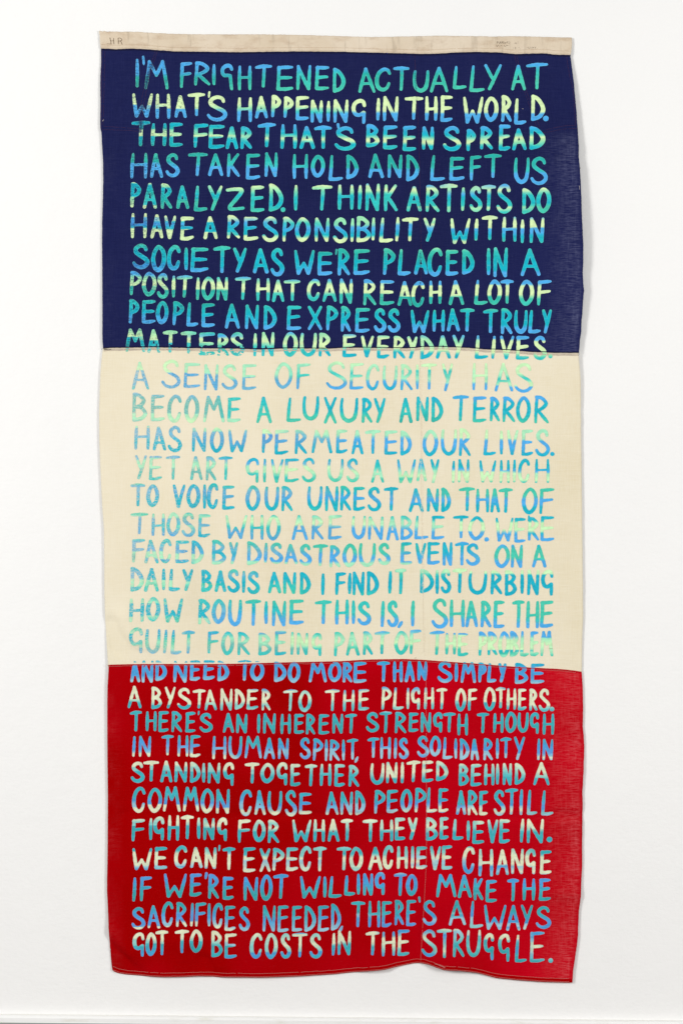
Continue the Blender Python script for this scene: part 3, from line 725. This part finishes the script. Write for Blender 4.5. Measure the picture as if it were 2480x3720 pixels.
 "S 33 127 730 903 | A 213 312 738 908 | W 400 545 733 910 A 543 622 730 897 Y 643 715 733 910 | I 800 828 743 910 N 842 932 733 907 | W 998 1130 740 905 H 1145 1225 738 910 I 1243 1270 735 907 C 1283 1372 735 907 H 1403 1515 730 910 |",
 "100:705P730P745M790M810G880q;230:707P722P728M800M806G885q;350:708P730P735M790M810G885q;620:712G730P760M790M820G885G;740:718c740P780M820q885q;930:728c765b790M830M840q905s;1220:730c770P790Y840Y870q905s;1500:730c770P790Y830M900s;1650:730c790P820Y860M900s;1850:740c790q830M860M880s905q;2060:735c780b830M860Y880s910m;2270:735c780c820M870Y900M;2420:738c790c805b825Y890Y905s;2700:738c800c815b830Y890Y905s;3050:733c800c830b840M890Y905q"),
(1740, 27, "T 47 161 32 200 O 165 258 40 202 | V 355 455 37 210 O 458 558 38 210 I 574 602 35 218 C 605 692 32 217 E 715 810 43 223 | O 887 994 47 230 U 1023 1134 53 230 R 1144 1234 50 236 | U 1333 1450 48 228 N 1462 1565 48 236 R 1571 1658 48 232",
 "E 83 175 52 230 S 185 288 57 235 T 305 417 58 232 | A 487 600 67 242 N 617 712 65 240 D 723 795 63 240 | T 848 975 60 235 H 973 1075 68 245 A 1079 1155 68 245 T 1137 1250 65 247 | O 1310 1427 62 255 F 1435 1551 65 257 |",
 "60:33s50P100P190c200s;400:40c90p150c205c;950:48s90P150p200c;1400:50c100P130b180c225q;1620:52s100c130b170c230c;2000:65c130p170b200c;2450:60s110s150b190c240c;2950:62s120s150b185b210c250c"),
(1740, 25, "T 47 183 245 403 H 198 305 248 415 O 312 413 243 415 S 420 520 245 420 E 541 635 252 424 | W 737 904 260 435 H 920 1022 258 443 O 1037 1142 262 446 | A 1221 1342 263 445 R 1363 1457 263 443 E 1485 1590 260 440 |",
 "U 72 180 265 437 N 190 309 270 443 A 325 417 270 447 B 427 519 265 442 L 528 636 263 438 E 652 752 262 440 | T 808 928 264 432 O 920 1042 270 445 . 1036 1074 423 455 | W 1116 1255 278 455 E 1255 1342 278 462 ' 1350 1370 263 312 R 1352 1440 275 450 E 1445 1550 265 452 |",
 "100:245s262s268M278P400p;350:245M280M290P340q400p;450:245q265M280G330P340M415p;600:252q275M290q330P420c;800:260M310Y345q380p430p;1080:262q285Y330M350q440p;1280:263q290M330Y345p440b;1500:262M320Y360p440p;1700:265q300Y330Y360b435b;2000:265q310M330M370b440b;2250:262c290c320M350M390b;2480:268c300c315Y375Y385b440b;2750:275c300c320Y370Y400b450b;3100:267c300c320Y380Y395c420b450b"),
(1740, 27, "F 58 161 435 610 A 148 257 442 615 C 259 352 438 612 E 376 480 443 611 D 492 581 447 618 | B 640 745 442 622 Y 763 837 457 620 | D 896 1003 453 627 I 1018 1050 460 612 S 1060 1159 463 615 A 1168 1268 472 620 S 1275 1367 473 630 T 1373 1492 475 635 R 1493 1580 480 645",
 "O 7 112 470 640 U 123 252 463 638 S 262 355 465 625 | E 427 516 457 622 V 533 620 463 617 E 621 718 455 622 N 732 810 457 632 T 820 930 457 630 S 900 1005 468 630 | O 1110 1225 477 647 N 1228 1322 475 647 | A 1383 1492 478 645 |",
 "100:437q455P525P530M570G610M;200:445q500P520p530M575M580p615q;300:440q510P522P525M580M585p610q;440:445q500p540p545M585M587p610c;540:447c545p548M610M;700:445s500P550c590P610M;950:455s530P570b590b600M625M;1100:463s530P580b600b610M;1430:475s510s550b600b620M;1530:480s540b600b620M;1650:468s530s570b600b612M635M;1900:465s540s580b605M620M;2040:457c500s560b600b615M620M;2250:457c540c590b620b;2480:460b500c560b630b;2750:477b520s570s600b645b;3020:478c520s580s600b645b"),
(2060, 28, "D 48 146 0 180 A 147 258 8 180 I 278 305 8 172 L 328 416 10 175 Y 425 511 12 175 | B 562 645 20 182 A 659 748 25 183 S 750 845 17 186 I 858 888 25 190 S 896 990 30 196 | A 1047 1148 35 193 N 1158 1258 35 197 D 1279 1360 37 200 | I 1434 1464 43 206 | F 1535 1622 38 207",
 "I 45 76 40 200 N 77 172 32 208 D 182 271 30 206 | I 337 370 25 197 T 385 475 12 200 | D 569 672 15 190 I 683 708 18 200 S 718 798 15 193 T 803 916 10 192 U 920 1062 25 200 R 1080 1172 25 202 B 1185 1275 22 210 I 1299 1327 20 198 N 1345 1442 18 207 g 1450 1545 22 212 |",
 "90:0c40P85P90M140M150c180q;200:8c90c98M145s175q;350:10c95c98M145M150c;480:12c100c108M150q;600:20c115c122s150q180q;800:18s60P110c190c;1200:35c90c130q190s;1450:43c200c;1650:32C170C200q;1920:25M40C150C190q;2010:12M35M50s120C195q;2230:15M40M60q100C190C;2450:10Y40Y55C190C;2780:22Y45Y60C200C;3080:22Y50Y60C210C"),
(2060, 29, "H 38 152 225 402 O 163 267 220 394 W 287 438 225 404 | R 538 637 232 420 O 640 742 235 413 U 757 864 235 430 T 882 1004 238 430 I 1022 1052 245 418 N 1075 1187 242 433 E 1202 1315 233 418 | T 1386 1519 242 418 H 1535 1640 235 420",
 "I 73 100 240 418 S 112 215 250 425 | I 281 317 243 440 S 328 415 245 437 , 403 452 390 447 | I 503 536 240 435 | S 650 775 230 447 H 783 900 235 440 A 897 995 245 440 R 1007 1093 245 442 E 1103 1190 240 445 | T 1237 1335 243 445 H 1338 1440 245 448 E 1440 1543 243 442 |",
 "60:225M262M268c362c367M400M;200:220q260M270c350c356M390q;350:225c260q270M276c355c360q400s;580:232q330c370c375M415M;700:235q320P340p410b;900:238s300c360b425b;1250:235s330q380p400b;1700:245q340q380b430b;2300:235s350s390b440b;2700:240s360q400b440b;3080:243s360s390q420b445b"),
(2060, 26, "g 40 145 442 630 U 156 271 450 630 I 284 322 453 632 L 341 426 455 635 T 421 523 463 632 | F 607 698 466 632 O 710 804 470 640 R 825 922 472 643 | B 978 1076 478 643 E 1097 1187 460 642 I 1210 1240 470 642 N 1256 1346 477 642 g 1365 1445 482 650 | P 1527 1608 472 652",
 "A 30 134 473 647 R 152 232 468 643 T 237 355 467 637 | O 383 488 467 637 F 493 585 455 638 | T 636 754 465 642 H 751 834 477 640 E 843 925 477 650 | P 993 1062 470 648 R 1058 1137 468 645 O 1138 1225 468 655 B 1222 1290 465 652 L 1296 1367 463 650 E 1370 1437 465 648 M 1443 1543 465 652 |",
 "80:442s485M488c530c580M590P630p;210:450p500c540M590G630P;380:455p500c540s590M630P;480:463p500q540M630p;650:466c500p550s590G630q;760:470c520M560G635q;870:472c540M560G640q;1020:480p500M560M590G640q;1150:460M480p500q550M590G640c;1230:470q510Y550Y580M600G640q;1400:482q530Y570Y600q650q;1650:473s500M560M600s645q;1850:468b500M560Y575s635c;2000:465q500M550Y575s640q;2100:455b500M560Y580s640q;2300:465b485b495M570Y595s640q;2450:475b490b500Y580Y600s650q;2620:468b495b510Y600Y606c650s;2800:465b500b530Y600Y605c630s650M;2900:463b490b520M600Y610c620M650s;3050:465b510b520M560Y620M645s"),
(2390, 27, "A 47 124 25 180 N 129 222 20 182 D 229 314 22 168 | N 359 468 22 182 E 480 562 17 167 E 577 668 15 160 D 682 767 22 170 | T 825 935 18 167 O 920 1024 25 168 | D 1093 1183 30 175 O 1193 1286 32 180 | M 1343 1480 32 180 O 1487 1585 30 175",
 "R 5 83 30 182 E 85 187 30 183 | T 253 358 27 178 H 371 448 25 180 A 457 536 25 178 N 549 626 24 168 | S 694 806 27 182 I 820 848 32 178 M 862 980 32 185 P 991 1054 35 182 L 1056 1130 37 180 Y 1137 1203 38 180 | B 1258 1355 37 190 E 1373 1479 40 188 |",
 "0:15C40C50u130u165w;1000:22C45u120u170w;1700:28C45u150u180w;3000:40C70u150u185w"),
(2390, 24, "A 28 132 205 368 | B 200 280 212 373 Y 297 383 210 370 S 387 492 220 375 T 500 602 230 370 A 587 682 232 383 N 701 796 223 385 D 808 882 228 375 E 894 983 226 376 R 1000 1073 226 385 | T 1158 1270 231 390 O 1270 1366 238 393 | T 1460 1575 231 388",
 "H 8 97 232 390 E 121 205 228 383 | P 288 365 212 380 L 372 457 215 378 I 470 496 217 377 g 505 576 218 380 H 597 675 215 378 T 686 773 222 378 | O 827 907 225 390 F 916 991 225 388 | O 1032 1121 215 387 T 1115 1196 215 368 H 1196 1272 220 380 E 1280 1348 222 382 R 1362 1427 225 387 S 1430 1516 227 392 . 1508 1550 358 390 |",
 "80:205k300k330a365a;250:212k320k342l346a370a;450:220k340k343a370a;650:232k310k350l380a;850:228k310k340l370l;950:226v240k330k350a372l;1050:226u260k320k350l380k;1200:231u240k300l385l;1320:238l290k320l345a390l;1520:231u242k300k330l385a;1640:232u280k310k330l385a;1750:228u245k320k345a380l;1900:212u240k330k380a;2000:215u240w260k345k372l;2100:217u240w265k320k350l378l;2300:222k320k335l378a;2450:225k310k318l350a388a;2650:215k320k325a385a;2850:220u235k340k355l380a;3050:227k345k365l390a"),
(2390, 25, "T 42 137 387 537 H 158 243 388 536 E 252 331 387 541 R 345 430 388 543 E 449 529 393 542 ' 538 556 385 420 S 550 648 402 542 | A 720 806 402 546 N 816 904 407 550 | I 970 996 408 550 N 1012 1111 402 553 H 1137 1220 407 556 E 1238 1315 407 552 R 1322 1397 408 560 E 1416 1500 408 557 N 1515 1600 405 552",
 "T 22 118 408 553 | S 175 273 398 542 T 273 370 393 550 R 384 475 395 552 E 486 563 398 540 N 573 655 397 545 g 665 738 400 547 T 735 835 400 545 H 839 922 405 567 | T 980 1076 402 550 H 1098 1178 400 548 O 1188 1273 395 545 U 1277 1363 397 543 g 1367 1439 400 555 H 1458 1549 405 562 |",
 "0:387a540e;1700:395a550e;1900:393w405a550e;2100:398a550e;3100:400a560e"),
(2390, 24, "I 60 91 570 723 N 108 204 568 723 | T 272 370 563 713 H 389 476 562 720 E 482 566 560 722 | H 641 750 568 740 U 761 866 568 735 M 877 1008 568 733 A 1018 1103 582 738 N 1120 1205 583 738 | S 1278 1360 583 738 P 1373 1452 588 752 I 1460 1486 592 754 R 1494 1575 595 752",
 "I 2 26 592 748 T 35 126 590 743 , 90 128 715 767 | T 185 277 582 730 H 278 361 577 738 I 378 406 582 738 S 413 488 585 738 | S 546 636 570 725 O 640 724 570 717 L 733 813 577 738 I 820 842 585 738 D 858 929 590 745 A 936 1002 592 747 R 1028 1103 585 748 I 1122 1143 583 738 T 1150 1237 580 733 Y 1250 1337 573 745 | I 1418 1446 587 747 N 1457 1542 590 747 |",
 "70:570a600u640v670u690w700k720k;300:563a620v690w700k;500:562a600a640v690w700k;650:568a620v700w715k735k;750:568a620v700w715k735k;850:568a620a660v700u735w;950:568a640a670v720w;1100:582a650u690w735v;1320:583a620u660u670w735v;1500:590a655u662w750w;1600:592a670u700w745w;1850:580a630u650v665w735w;2150:570a620u690w720v;2300:570a630u660v670w735w;2600:590a660u676v682w745w;2850:573a640u690u700w740w;3050:587a640u690v715w725k745w"),
(2750, 26, "S 50 152 38 190 T 140 262 32 182 A 265 356 30 187 N 367 468 35 187 D 483 560 38 187 I 571 596 42 190 N 609 707 42 195 g 724 807 43 215 | T 877 992 43 195 O 995 1097 47 190 g 1112 1196 43 210 E 1211 1290 50 213 T 1314 1412 55 216 H 1424 1511 50 214 E 1530 1612 50 217",
 "R 48 132 60 220 | U 207 315 45 202 N 321 411 38 195 I 428 456 38 195 T 468 580 30 188 E 583 672 28 187 D 686 775 33 178 | B 851 927 52 212 E 937 1023 52 215 H 1033 1115 50 210 I 1120 1147 48 205 N 1168 1242 47 208 D 1257 1334 48 203 | A 1390 1515 40 210 |",
 "60:35k75k80l105l110a185a;200:32k60k70l95l103a;450:35k60k80l105l108a;600:42l110l118a190a;760:43k95k105l120a210a;930:43k80k100l125l132a;1050:47k100l150a185a;1250:50k120l160a210e;1450:55k80l150a215a;1640:60l100l130a215a;1830:45k90k140l165a200a;1950:38l70k150k165a195a;2100:30k120k150l165a185a;2200:28k50k70l100k140l160a;2310:33k80l130k150a178a;2470:55k75l110l130a210a;2570:52k70l140l160a215a;2750:48k100l150a205a;3030:40k110k150l165a210a"),
(2750, 26, "C 62 162 223 410 O 174 280 228 408 M 283 418 218 402 M 429 553 218 400 O 561 658 232 410 N 669 775 235 417 | C 843 937 243 432 A 949 1036 245 425 U 1045 1157 248 427 S 1170 1260 245 435 E 1273 1372 260 420 | A 1467 1566 255 425 N 1573 1671 253 425",
 "D 98 172 248 425 | P 235 320 242 418 E 327 414 240 410 O 428 516 238 405 P 529 618 228 408 L 615 700 222 408 E 703 782 228 408 | A 830 908 248 425 R 914 993 245 430 E 998 1068 248 428 | S 1102 1190 243 430 T 1184 1286 233 425 I 1292 1322 235 427 L 1346 1426 238 425 L 1450 1545 243 428 |",
 "80:223a295a320u345w370w375k410k;220:228a300a310v345u352k405k;350:218a300a320u345v350k400k;500:218a310a340v350w362k;610:232a300a340v360w375k;720:235a310a340u370v380k;890:243a300u350w380w400k430w;1100:245a330a355u385w405k;1230:245a330a365v400w430k;1330:260a330u380v400k420k;1510:255a320a340u400w425k;1700:248a330a350w400w425k;1860:240a310a350u400w418w;2150:228a310a330u345v370w400k;2330:228a300a330u350w380k405k408u;2450:248a350a358v390w420u;2530:245a350a358w385k430k;2650:245a350a358w385k430k;2730:243a320a355u365w380l400k428w;2880:235a330u355u360w390k415w;3000:238a300a360v380u410l425w"),
(2750, 27, "F 55 160 455 620 I 184 212 447 610 g 214 300 440 612 H 317 408 425 612 T 413 516 427 600 I 536 560 440 600 N 577 667 445 607 g 680 758 447 617 | F 828 929 457 628 O 940 1033 460 618 R 1045 1135 460 630 | W 1222 1371 457 622 H 1376 1468 455 622 A 1481 1572 455 620 T 1574 1672 455 617 |",
 "T 150 267 457 622 H 276 381 457 617 E 386 467 443 608 Y 479 557 442 607 | B 611 700 443 612 E 711 783 440 602 L 805 891 452 607 I 908 935 465 613 E 949 1040 465 635 V 1057 1143 457 630 E 1144 1228 453 630 | I 1293 1332 450 627 N 1343 1475 452 630 . 1490 1532 583 622 |",
 "90:455k480l505l510e615a;250:440k480l498l502a610e;370:427k500k505a610a;460:427k470k498l502a;550:440k500l508a;620:445a500k515l520e;720:447k510k520l550a615e;860:457k520k540a628a;990:460k500l540l550a;1090:460k490l520k550a;1290:457k500l540l560a620a;1500:455k530k550a600a;1640:457k520l560a;1800:457k530l550a620e;1980:443l520k540l555a608a;2100:442k520l540k555a607a;2230:443l510k540l560a;2400:440l530l550a;2500:452a520l550a;2600:465k520l545a630e;2700:455k480l540a630a;2900:450k490k530l545a;3000:452k520k550a620a"),
(2750, 27, "W 60 212 665 828 E 223 321 655 820 | C 369 466 648 810 A 483 577 658 810 N 587 680 658 816 ' 686 706 643 692 T 716 817 660 826 | E 868 965 658 840 X 986 1072 665 840 P 1079 1170 665 833 E 1180 1272 658 833 C 1278 1369 655 835 T 1375 1480 657 837 | T 1545 1659 658 830",
 "O 57 157 658 830 | A 193 300 658 826 C 299 380 648 818 H 399 485 650 818 I 501 530 650 815 E 541 628 652 818 V 640 728 650 825 E 726 808 645 822 | C 878 972 658 852 H 992 1107 670 873 A 1120 1218 675 862 N 1229 1328 668 855 g 1334 1415 672 857 E 1440 1530 678 855 |",
 "100:660a690a700k790k805w825u;400:650a680a700k760k795w800u805l;540:658l680k760k800w;630:658a690l720k800k810w;760:660a690a705w720k800k;910:660a715a730k745k760w835k;1120:660a720l745k760w835k;1400:655l730l740k760w835k;1600:658l710a740k830l;1780:658e700a730k800k825l;2000:650l720l745k810k;2130:652e700l730w760k790w815k;2330:650a700l725k740k760w820l;2500:658a670k720k760w820u850u;2640:670l700l750k790k800u870w;2750:675k780k795u840w860a;2870:668l720k790k800w840k855w;3060:678e710a730k820k850k855w"),
(3110, 27, "I 60 95 158 338 F 116 211 153 335 | W 290 466 128 304 E 480 572 128 296 ' 585 615 120 175 R 612 698 133 315 E 720 804 150 320 | N 871 983 153 328 O 993 1084 140 325 T 1086 1203 135 315 | W 1278 1438 148 312 I 1449 1476 152 308 L 1488 1590 150 307",
 "L 18 104 143 290 I 110 136 130 283 N 153 233 128 288 g 241 320 122 285 | T 377 480 127 297 O 469 553 137 292 | M 683 836 135 300 A 842 948 140 305 K 957 1034 163 327 E 1045 1133 175 340 | T 1200 1293 168 333 H 1312 1408 163 328 E 1432 1525 163 327 |",
 "80:155v200u280e335e;380:130v190u250e300e;750:140v200u260e315e;1050:138u220u280e;1500:150u250a300e;1700:130u200u250a290e;2080:130w150v220u290e;2350:135u220a300e;3050:163v210u260a325e"),
(3110, 25, "S 55 158 378 537 A 172 269 365 530 C 277 366 337 517 R 379 465 337 518 I 482 514 342 515 F 518 606 340 517 I 610 636 345 517 C 646 725 348 528 E 733 817 362 547 S 836 919 372 547 | N 1008 1110 360 553 E 1118 1203 360 555 E 1222 1302 363 553 D 1313 1398 365 555 E 1410 1497 363 553 D 1507 1580 352 545 , 1556 1600 508 568 |",
 "T 67 177 330 520 H 190 285 323 520 E 290 368 325 517 R 382 457 323 508 E 469 547 322 515 ` 555 577 297 345 S 585 688 320 502 | A 775 905 322 502 L 931 1034 327 525 W 1033 1202 357 540 A 1195 1302 360 547 Y 1300 1395 357 540 S 1408 1523 368 532 |",
 "100:378e420u470v520v525k537k;220:365a430u510v515k;320:337e400a430u490w510w515k;420:337e400a420v470v480w490k;500:342e420v470v485k;620:345e450u500w515k;690:348e430u480w520k;780:362e440a480v520w545k;880:372e450u500u540w;1060:360e430a470u550w;1300:363e430a550w;1500:355e450u520w550w;1700:330a410e430w460u520v;1950:323e420a470u500v;2220:300e440u460w500v;2400:322e400e415l430a450w500w;2530:327e400u440v450w520l;2680:357u400e440a485u495w535w;2830:360u400e440u488u493w515w520u545w;2940:357e430e490u496w540k;3050:368e430a480v530u"),
(3110, 26, "g 67 157 562 735 O 160 241 560 727 T 229 330 543 725 | T 370 482 537 708 O 482 575 537 705 | B 637 722 545 738 E 733 827 565 747 | C 918 1012 567 748 O 1026 1120 565 750 S 1137 1218 567 748 T 1222 1341 563 742 S 1348 1443 568 748 | I 1510 1542 562 732 N 1552 1657 545 727 |",
 "T 172 280 548 723 H 289 392 550 732 E 405 497 537 732 | S 577 692 535 732 T 687 803 525 738 R 804 895 527 733 U 904 1016 537 733 g 1032 1112 568 763 g 1137 1228 572 775 L 1258 1350 573 777 E 1367 1480 550 777 . 1503 1537 747 780 |",
 "110:562k600k615l650l660a700u735u;200:560k600k630l637l641a725u;290:543k620k640l643a725u;430:537k600k612l616a700u;530:537k580k618l622a700e;680:545k600k640l660a735a;780:565k620k640w655w660e700a745u;970:567k650l700l710u745u;1180:567l650k695l705u748a;1280:563u575k650k700l705u;1400:568l650k690l700u745a;1530:562k640k660a730u;1630:545k620k650a725a;1810:548k630k660a720u;1930:550v580u600k660k690l730u;2040:537u560u590k660k680l730a;2210:535u590k640l680e720u;2320:525k545l570u640l690k735a;2430:527k545w600l640a700e730a;2550:537k570k580w585a660l730e;2660:568k600k610l615a700e760u;2770:572k610k615l680e770a;2880:573k608k612w640a700u720a775e;3000:550u600u640k690k720w777e;3110:747l780a"),
]
import re
def parse_cols(s):
    out = []
    for c in s.split(';'):
        X, r = c.split(':')
        st = re.findall(r'(\d+)([a-zA-Z])', r)
        out.append((float(X), [float(a) for a, _ in st], np.array([PALV[b] for _, b in st])))
    return out
def ink_color(cols, X, Y):
    xs = np.array([c[0] for c in cols])
    ev = []
    for _, yy, cc in cols:
        ev.append(np.stack([np.interp(Y, yy, cc[:, k_]) for k_ in range(3)], 1))
    ev = np.array(ev)
    pos = np.interp(X, xs, np.arange(len(xs)))
    i0 = np.clip(np.floor(pos).astype(int), 0, len(xs) - 1); i1 = np.minimum(i0 + 1, len(xs) - 1)
    f = (pos - i0)[:, None]; f = f * f * (3 - 2 * f)
    ar = np.arange(len(X))
    return ev[i0, ar] * (1 - f) + ev[i1, ar] * f

def cut10(x, y):
    d = y - SEAM1(x)
    w = np.where(x < 1010, 1.0, 0.0) + np.where((x > 1480) & (x < 1530), .3, 0)
    half = 2.2 + 2.0 * vnoise(x / 9, y / 5, 71)
    a = np.where(w > 0.2, half - np.abs(d + 1.5), -5.0)
    # ragged losses in the print just below and above the seam
    rag = (vnoise(x / 6, y / 5, 72) + 0.5) * 9 - 6.6
    rag = np.where((x > 560) & (x < 900) & (np.abs(d - 6) < 18), rag, -5.0)
    return np.maximum(a, rag)
def cut21(x, y):
    d = y - SEAM2(x)
    a = np.where(x < 960, 2.6 + 1.6 * vnoise(x / 9, y / 5, 73) - np.abs(d + 2.2), -5.0)
    a = np.where((x < 960) & (d < -5), np.maximum(a, (vnoise(x / 10, y / 6, 75) + .5) * 8 - 7.6), a)
    a = a
    rag = (vnoise(x / 5, y / 5, 74) + .5) * 9 - 7.2
    rag = np.where((d > 0) & (d < 14) & (x < 1260), rag, -5.0)
    return np.maximum(a, rag)

def make_word(text, items, line_no, cols, yorg):
    V = []; F = []; off = 0; DP = []; LZ = []
    for n, (ch, x0, x1, y0, y1, w) in enumerate(items):
        rnd = random.Random(line_no * 1000 + int(x0 * 3))
        segs = letter_segments(ch, x0, x1, y0, y1, w, rnd)
        cut = cut10 if line_no == 9 else (cut21 if line_no == 20 else None)
        v, f, dp = letter_mesh(segs, line_no * 7 + n, cut)
        if not len(f): continue
        DP.append(dp); LZ.append(np.full(len(v), 0.07 * (n % 2))); V.append(v); F += [[q + off for q in a] for a in f]; off += len(v)
    v = np.concatenate(V); x, y = v[:, 0], v[:, 1]
    X2 = (x - 448) * 2; Y2 = (y - yorg) * 2
    Yw = Y2 + 5.0 * vnoise(x / 30, y / 10, 81) + 4.0 * vnoise(x / 9, y / 5, 82)
    col = ink_color(cols, X2, Yw)
    sat = 1 + 0.10 * vnoise(x / 11, y / 6, 83)[:, None]
    col = lin(np.clip(col * sat, 0, 1)) / ILLUM
    d1 = y - SEAM1(x); d2 = y - SEAM2(x)
    leftness = np.clip(1 - (x - 450) / 650.0, 0, 1)
    sp = np.where(d1 < 0, 0.25 + 0.75 * leftness, np.where(d2 < 0, 0.25 + 0.75 * leftness, 0.25))
    vs = np.abs(x - VSEAM(y)); sp = sp + np.where(vs < 9, 0.9 * (1 - vs / 9), 0)
    ps = np.abs((x - 340 - 0.5 * (572 - 340)) * 0 + (x - np.interp(y, [178, 290, 400, 465], [568, 534, 513, 509])))
    sp = sp + np.where((y < 480) & (ps < 14), 0.8 * (1 - ps / 14), 0)
    P = world_pts(x, y, layer(x, y) + 0.36 + np.concatenate(LZ))
    parent = navy if line_no < 10 else (cream if line_no < 20 else red)
    o = mesh_obj('painted_word', P, F, INKS, parent)
    o['label'] = 'painted lettering reading "%s"' % text
    color_attr(o.data, 'ink', np.concatenate([col, np.ones((len(x), 1))], 1))
    float_attr(o.data, 'speckle', sp)
    float_attr(o.data, 'rim', np.clip(1 - np.concatenate(DP) / 1.6, 0, 1))
    mi = np.array([0 if d1[f_[0]] < 0 else (1 if d2[f_[0]] < 0 else 2) for f_ in F], np.int32)
    o.data.polygons.foreach_set('material_index', mi)
    o.data.update()

for li, (yorg, w, left, right, cs) in enumerate(LINES):
    cols = parse_cols(cs)
    items = []; text = ''
    for off, s in ((0, left), (1584, right)):
        tk = s.split(); i = 0
        while i < len(tk):
            if tk[i] == '|':
                if items: make_word(text, items, li, cols, yorg)
                items = []; text = ''; i += 1; continue
            ch = tk[i]; a, b, c, d = (float(q) for q in tk[i + 1:i + 5]); i += 5
            text += {'g': 'G', '`': "'", 'i': 'I'}.get(ch, ch)
            items.append((ch, 448 + (a + off) / 2, 448 + (b + off) / 2, yorg + c / 2, yorg + d / 2, w / 2))
    if items: make_word(text, items, li, cols, yorg)

# ------------------------------------------------------------------ marks on the header strip
def emb(name, strokes, r, mat, extra, label=None):
    V = []; F = []
    for s in strokes:
        x, y = poly_resample(s, 2.5)
        x = x + 0.5 * vnoise(x / 2, y / 2, 91); 
        tube(world_pts(x, y, P_HEAD + extra + 0.15 * (np.arange(len(x)) % 2)), r * S, V, F, sides=5)
    o = mesh_obj(name, V, F, mat, header)
    if label: o['label'] = label
    return o
emb('embroidered_letter', [[(398.5, 133), (400, 142), (402, 150), (402.5, 157)], [(411.5, 135), (412, 146), (413.5, 157)], [(400, 145), (406, 145), (412, 144)]], 0.75, M_EMBROIDERY, 0.25, 'brown stitched letter H')
emb('embroidered_letter', [[(428, 134), (429, 146), (429, 157)], [(428, 135), (435, 134), (441, 138), (442, 143), (436, 145), (430, 146)], [(437, 145), (440, 151), (443, 158)]], 0.75, M_EMBROIDERY, 0.25, 'brown stitched letter R')
loose([(387, 154), (396, 156), (408, 157), (414, 157)], M_EMBROIDERY, header, 0.35, P_HEAD + 0.2)

def stamp(chars, mat):
    V = []; F = []
    for s in chars:
        x, y = poly_resample(s, 1.4)
        for i in range(len(x) - 1):
            if random.random() < 0.3: continue
            tube(world_pts(x[i:i + 2], y[i:i + 2], P_HEAD + 0.12), (1.0 if x[i] < 1862 and random.random() < .6 else 0.55) * S, V, F, sides=4, flat=0.25)
    o = mesh_obj('faded_stamp', V, F, mat, header); o['label'] = 'faint worn ink stamp on the header strip'
    return o
def cap(txt, x0, y0, w, h, gap, slope=0.0):
    G = {'F': [[(0, 1), (0.1, 0), (1, 0)], [(0, .5), (.8, .45)]], 'A': [[(0, 1), (.5, 0), (1, 1)], [(.2, .6), (.8, .6)]],
         'R': [[(0, 1), (.1, 0), (.9, .1), (.8, .45), (.1, .5)], [(.4, .5), (1, 1)]], 'N': [[(0, 1), (.1, 0), (.9, 1), (1, 0)]],
         'W': [[(0, 0), (.2, 1), (.5, .4), (.8, 1), (1, 0)]], 'O': [[(.5, 0), (0, .5), (.5, 1), (1, .5), (.5, 0)]],
         'Y': [[(0, 0), (.5, .5), (1, 0)], [(.5, .5), (.4, 1)]], 'T': [[(0, 0), (1, 0)], [(.5, 0), (.5, 1)]],
         'L': [[(.1, 0), (0, 1), (.9, 1)]], 'I': [[(.5, 0), (.4, 1)]], 'U': [[(0, 0), (.1, 1), (.8, 1), (1, 0)]], 'S': [[(1, .1), (.2, 0), (.2, .5), (.9, .5), (.8, 1), (0, .9)]], '.': [[(.3, .9), (.5, 1)]], '-': [[(0, .5), (1, .55)]]}
    out = []; x = x0
    for c in txt:
        if c != ' ':
            for s in G[c]: out.append([(x + a * w, y0 + b * h + slope * (x - x0)) for a, b in s])
        x += w + gap
    return out
stamp(cap('FARWAY', 1805, 147, 6.5, 8, 2) + cap('AT', 1870, 149, 6, 7, 2) + cap('UL--L--', 1803, 159, 5.5, 6, 1.6)
      + cap('IS L', 1862, 168, 5, 6, 2.5) + cap('-LUAY.', 1912, 166, 5.5, 6, 1.8, 0.03), M_STAMP)
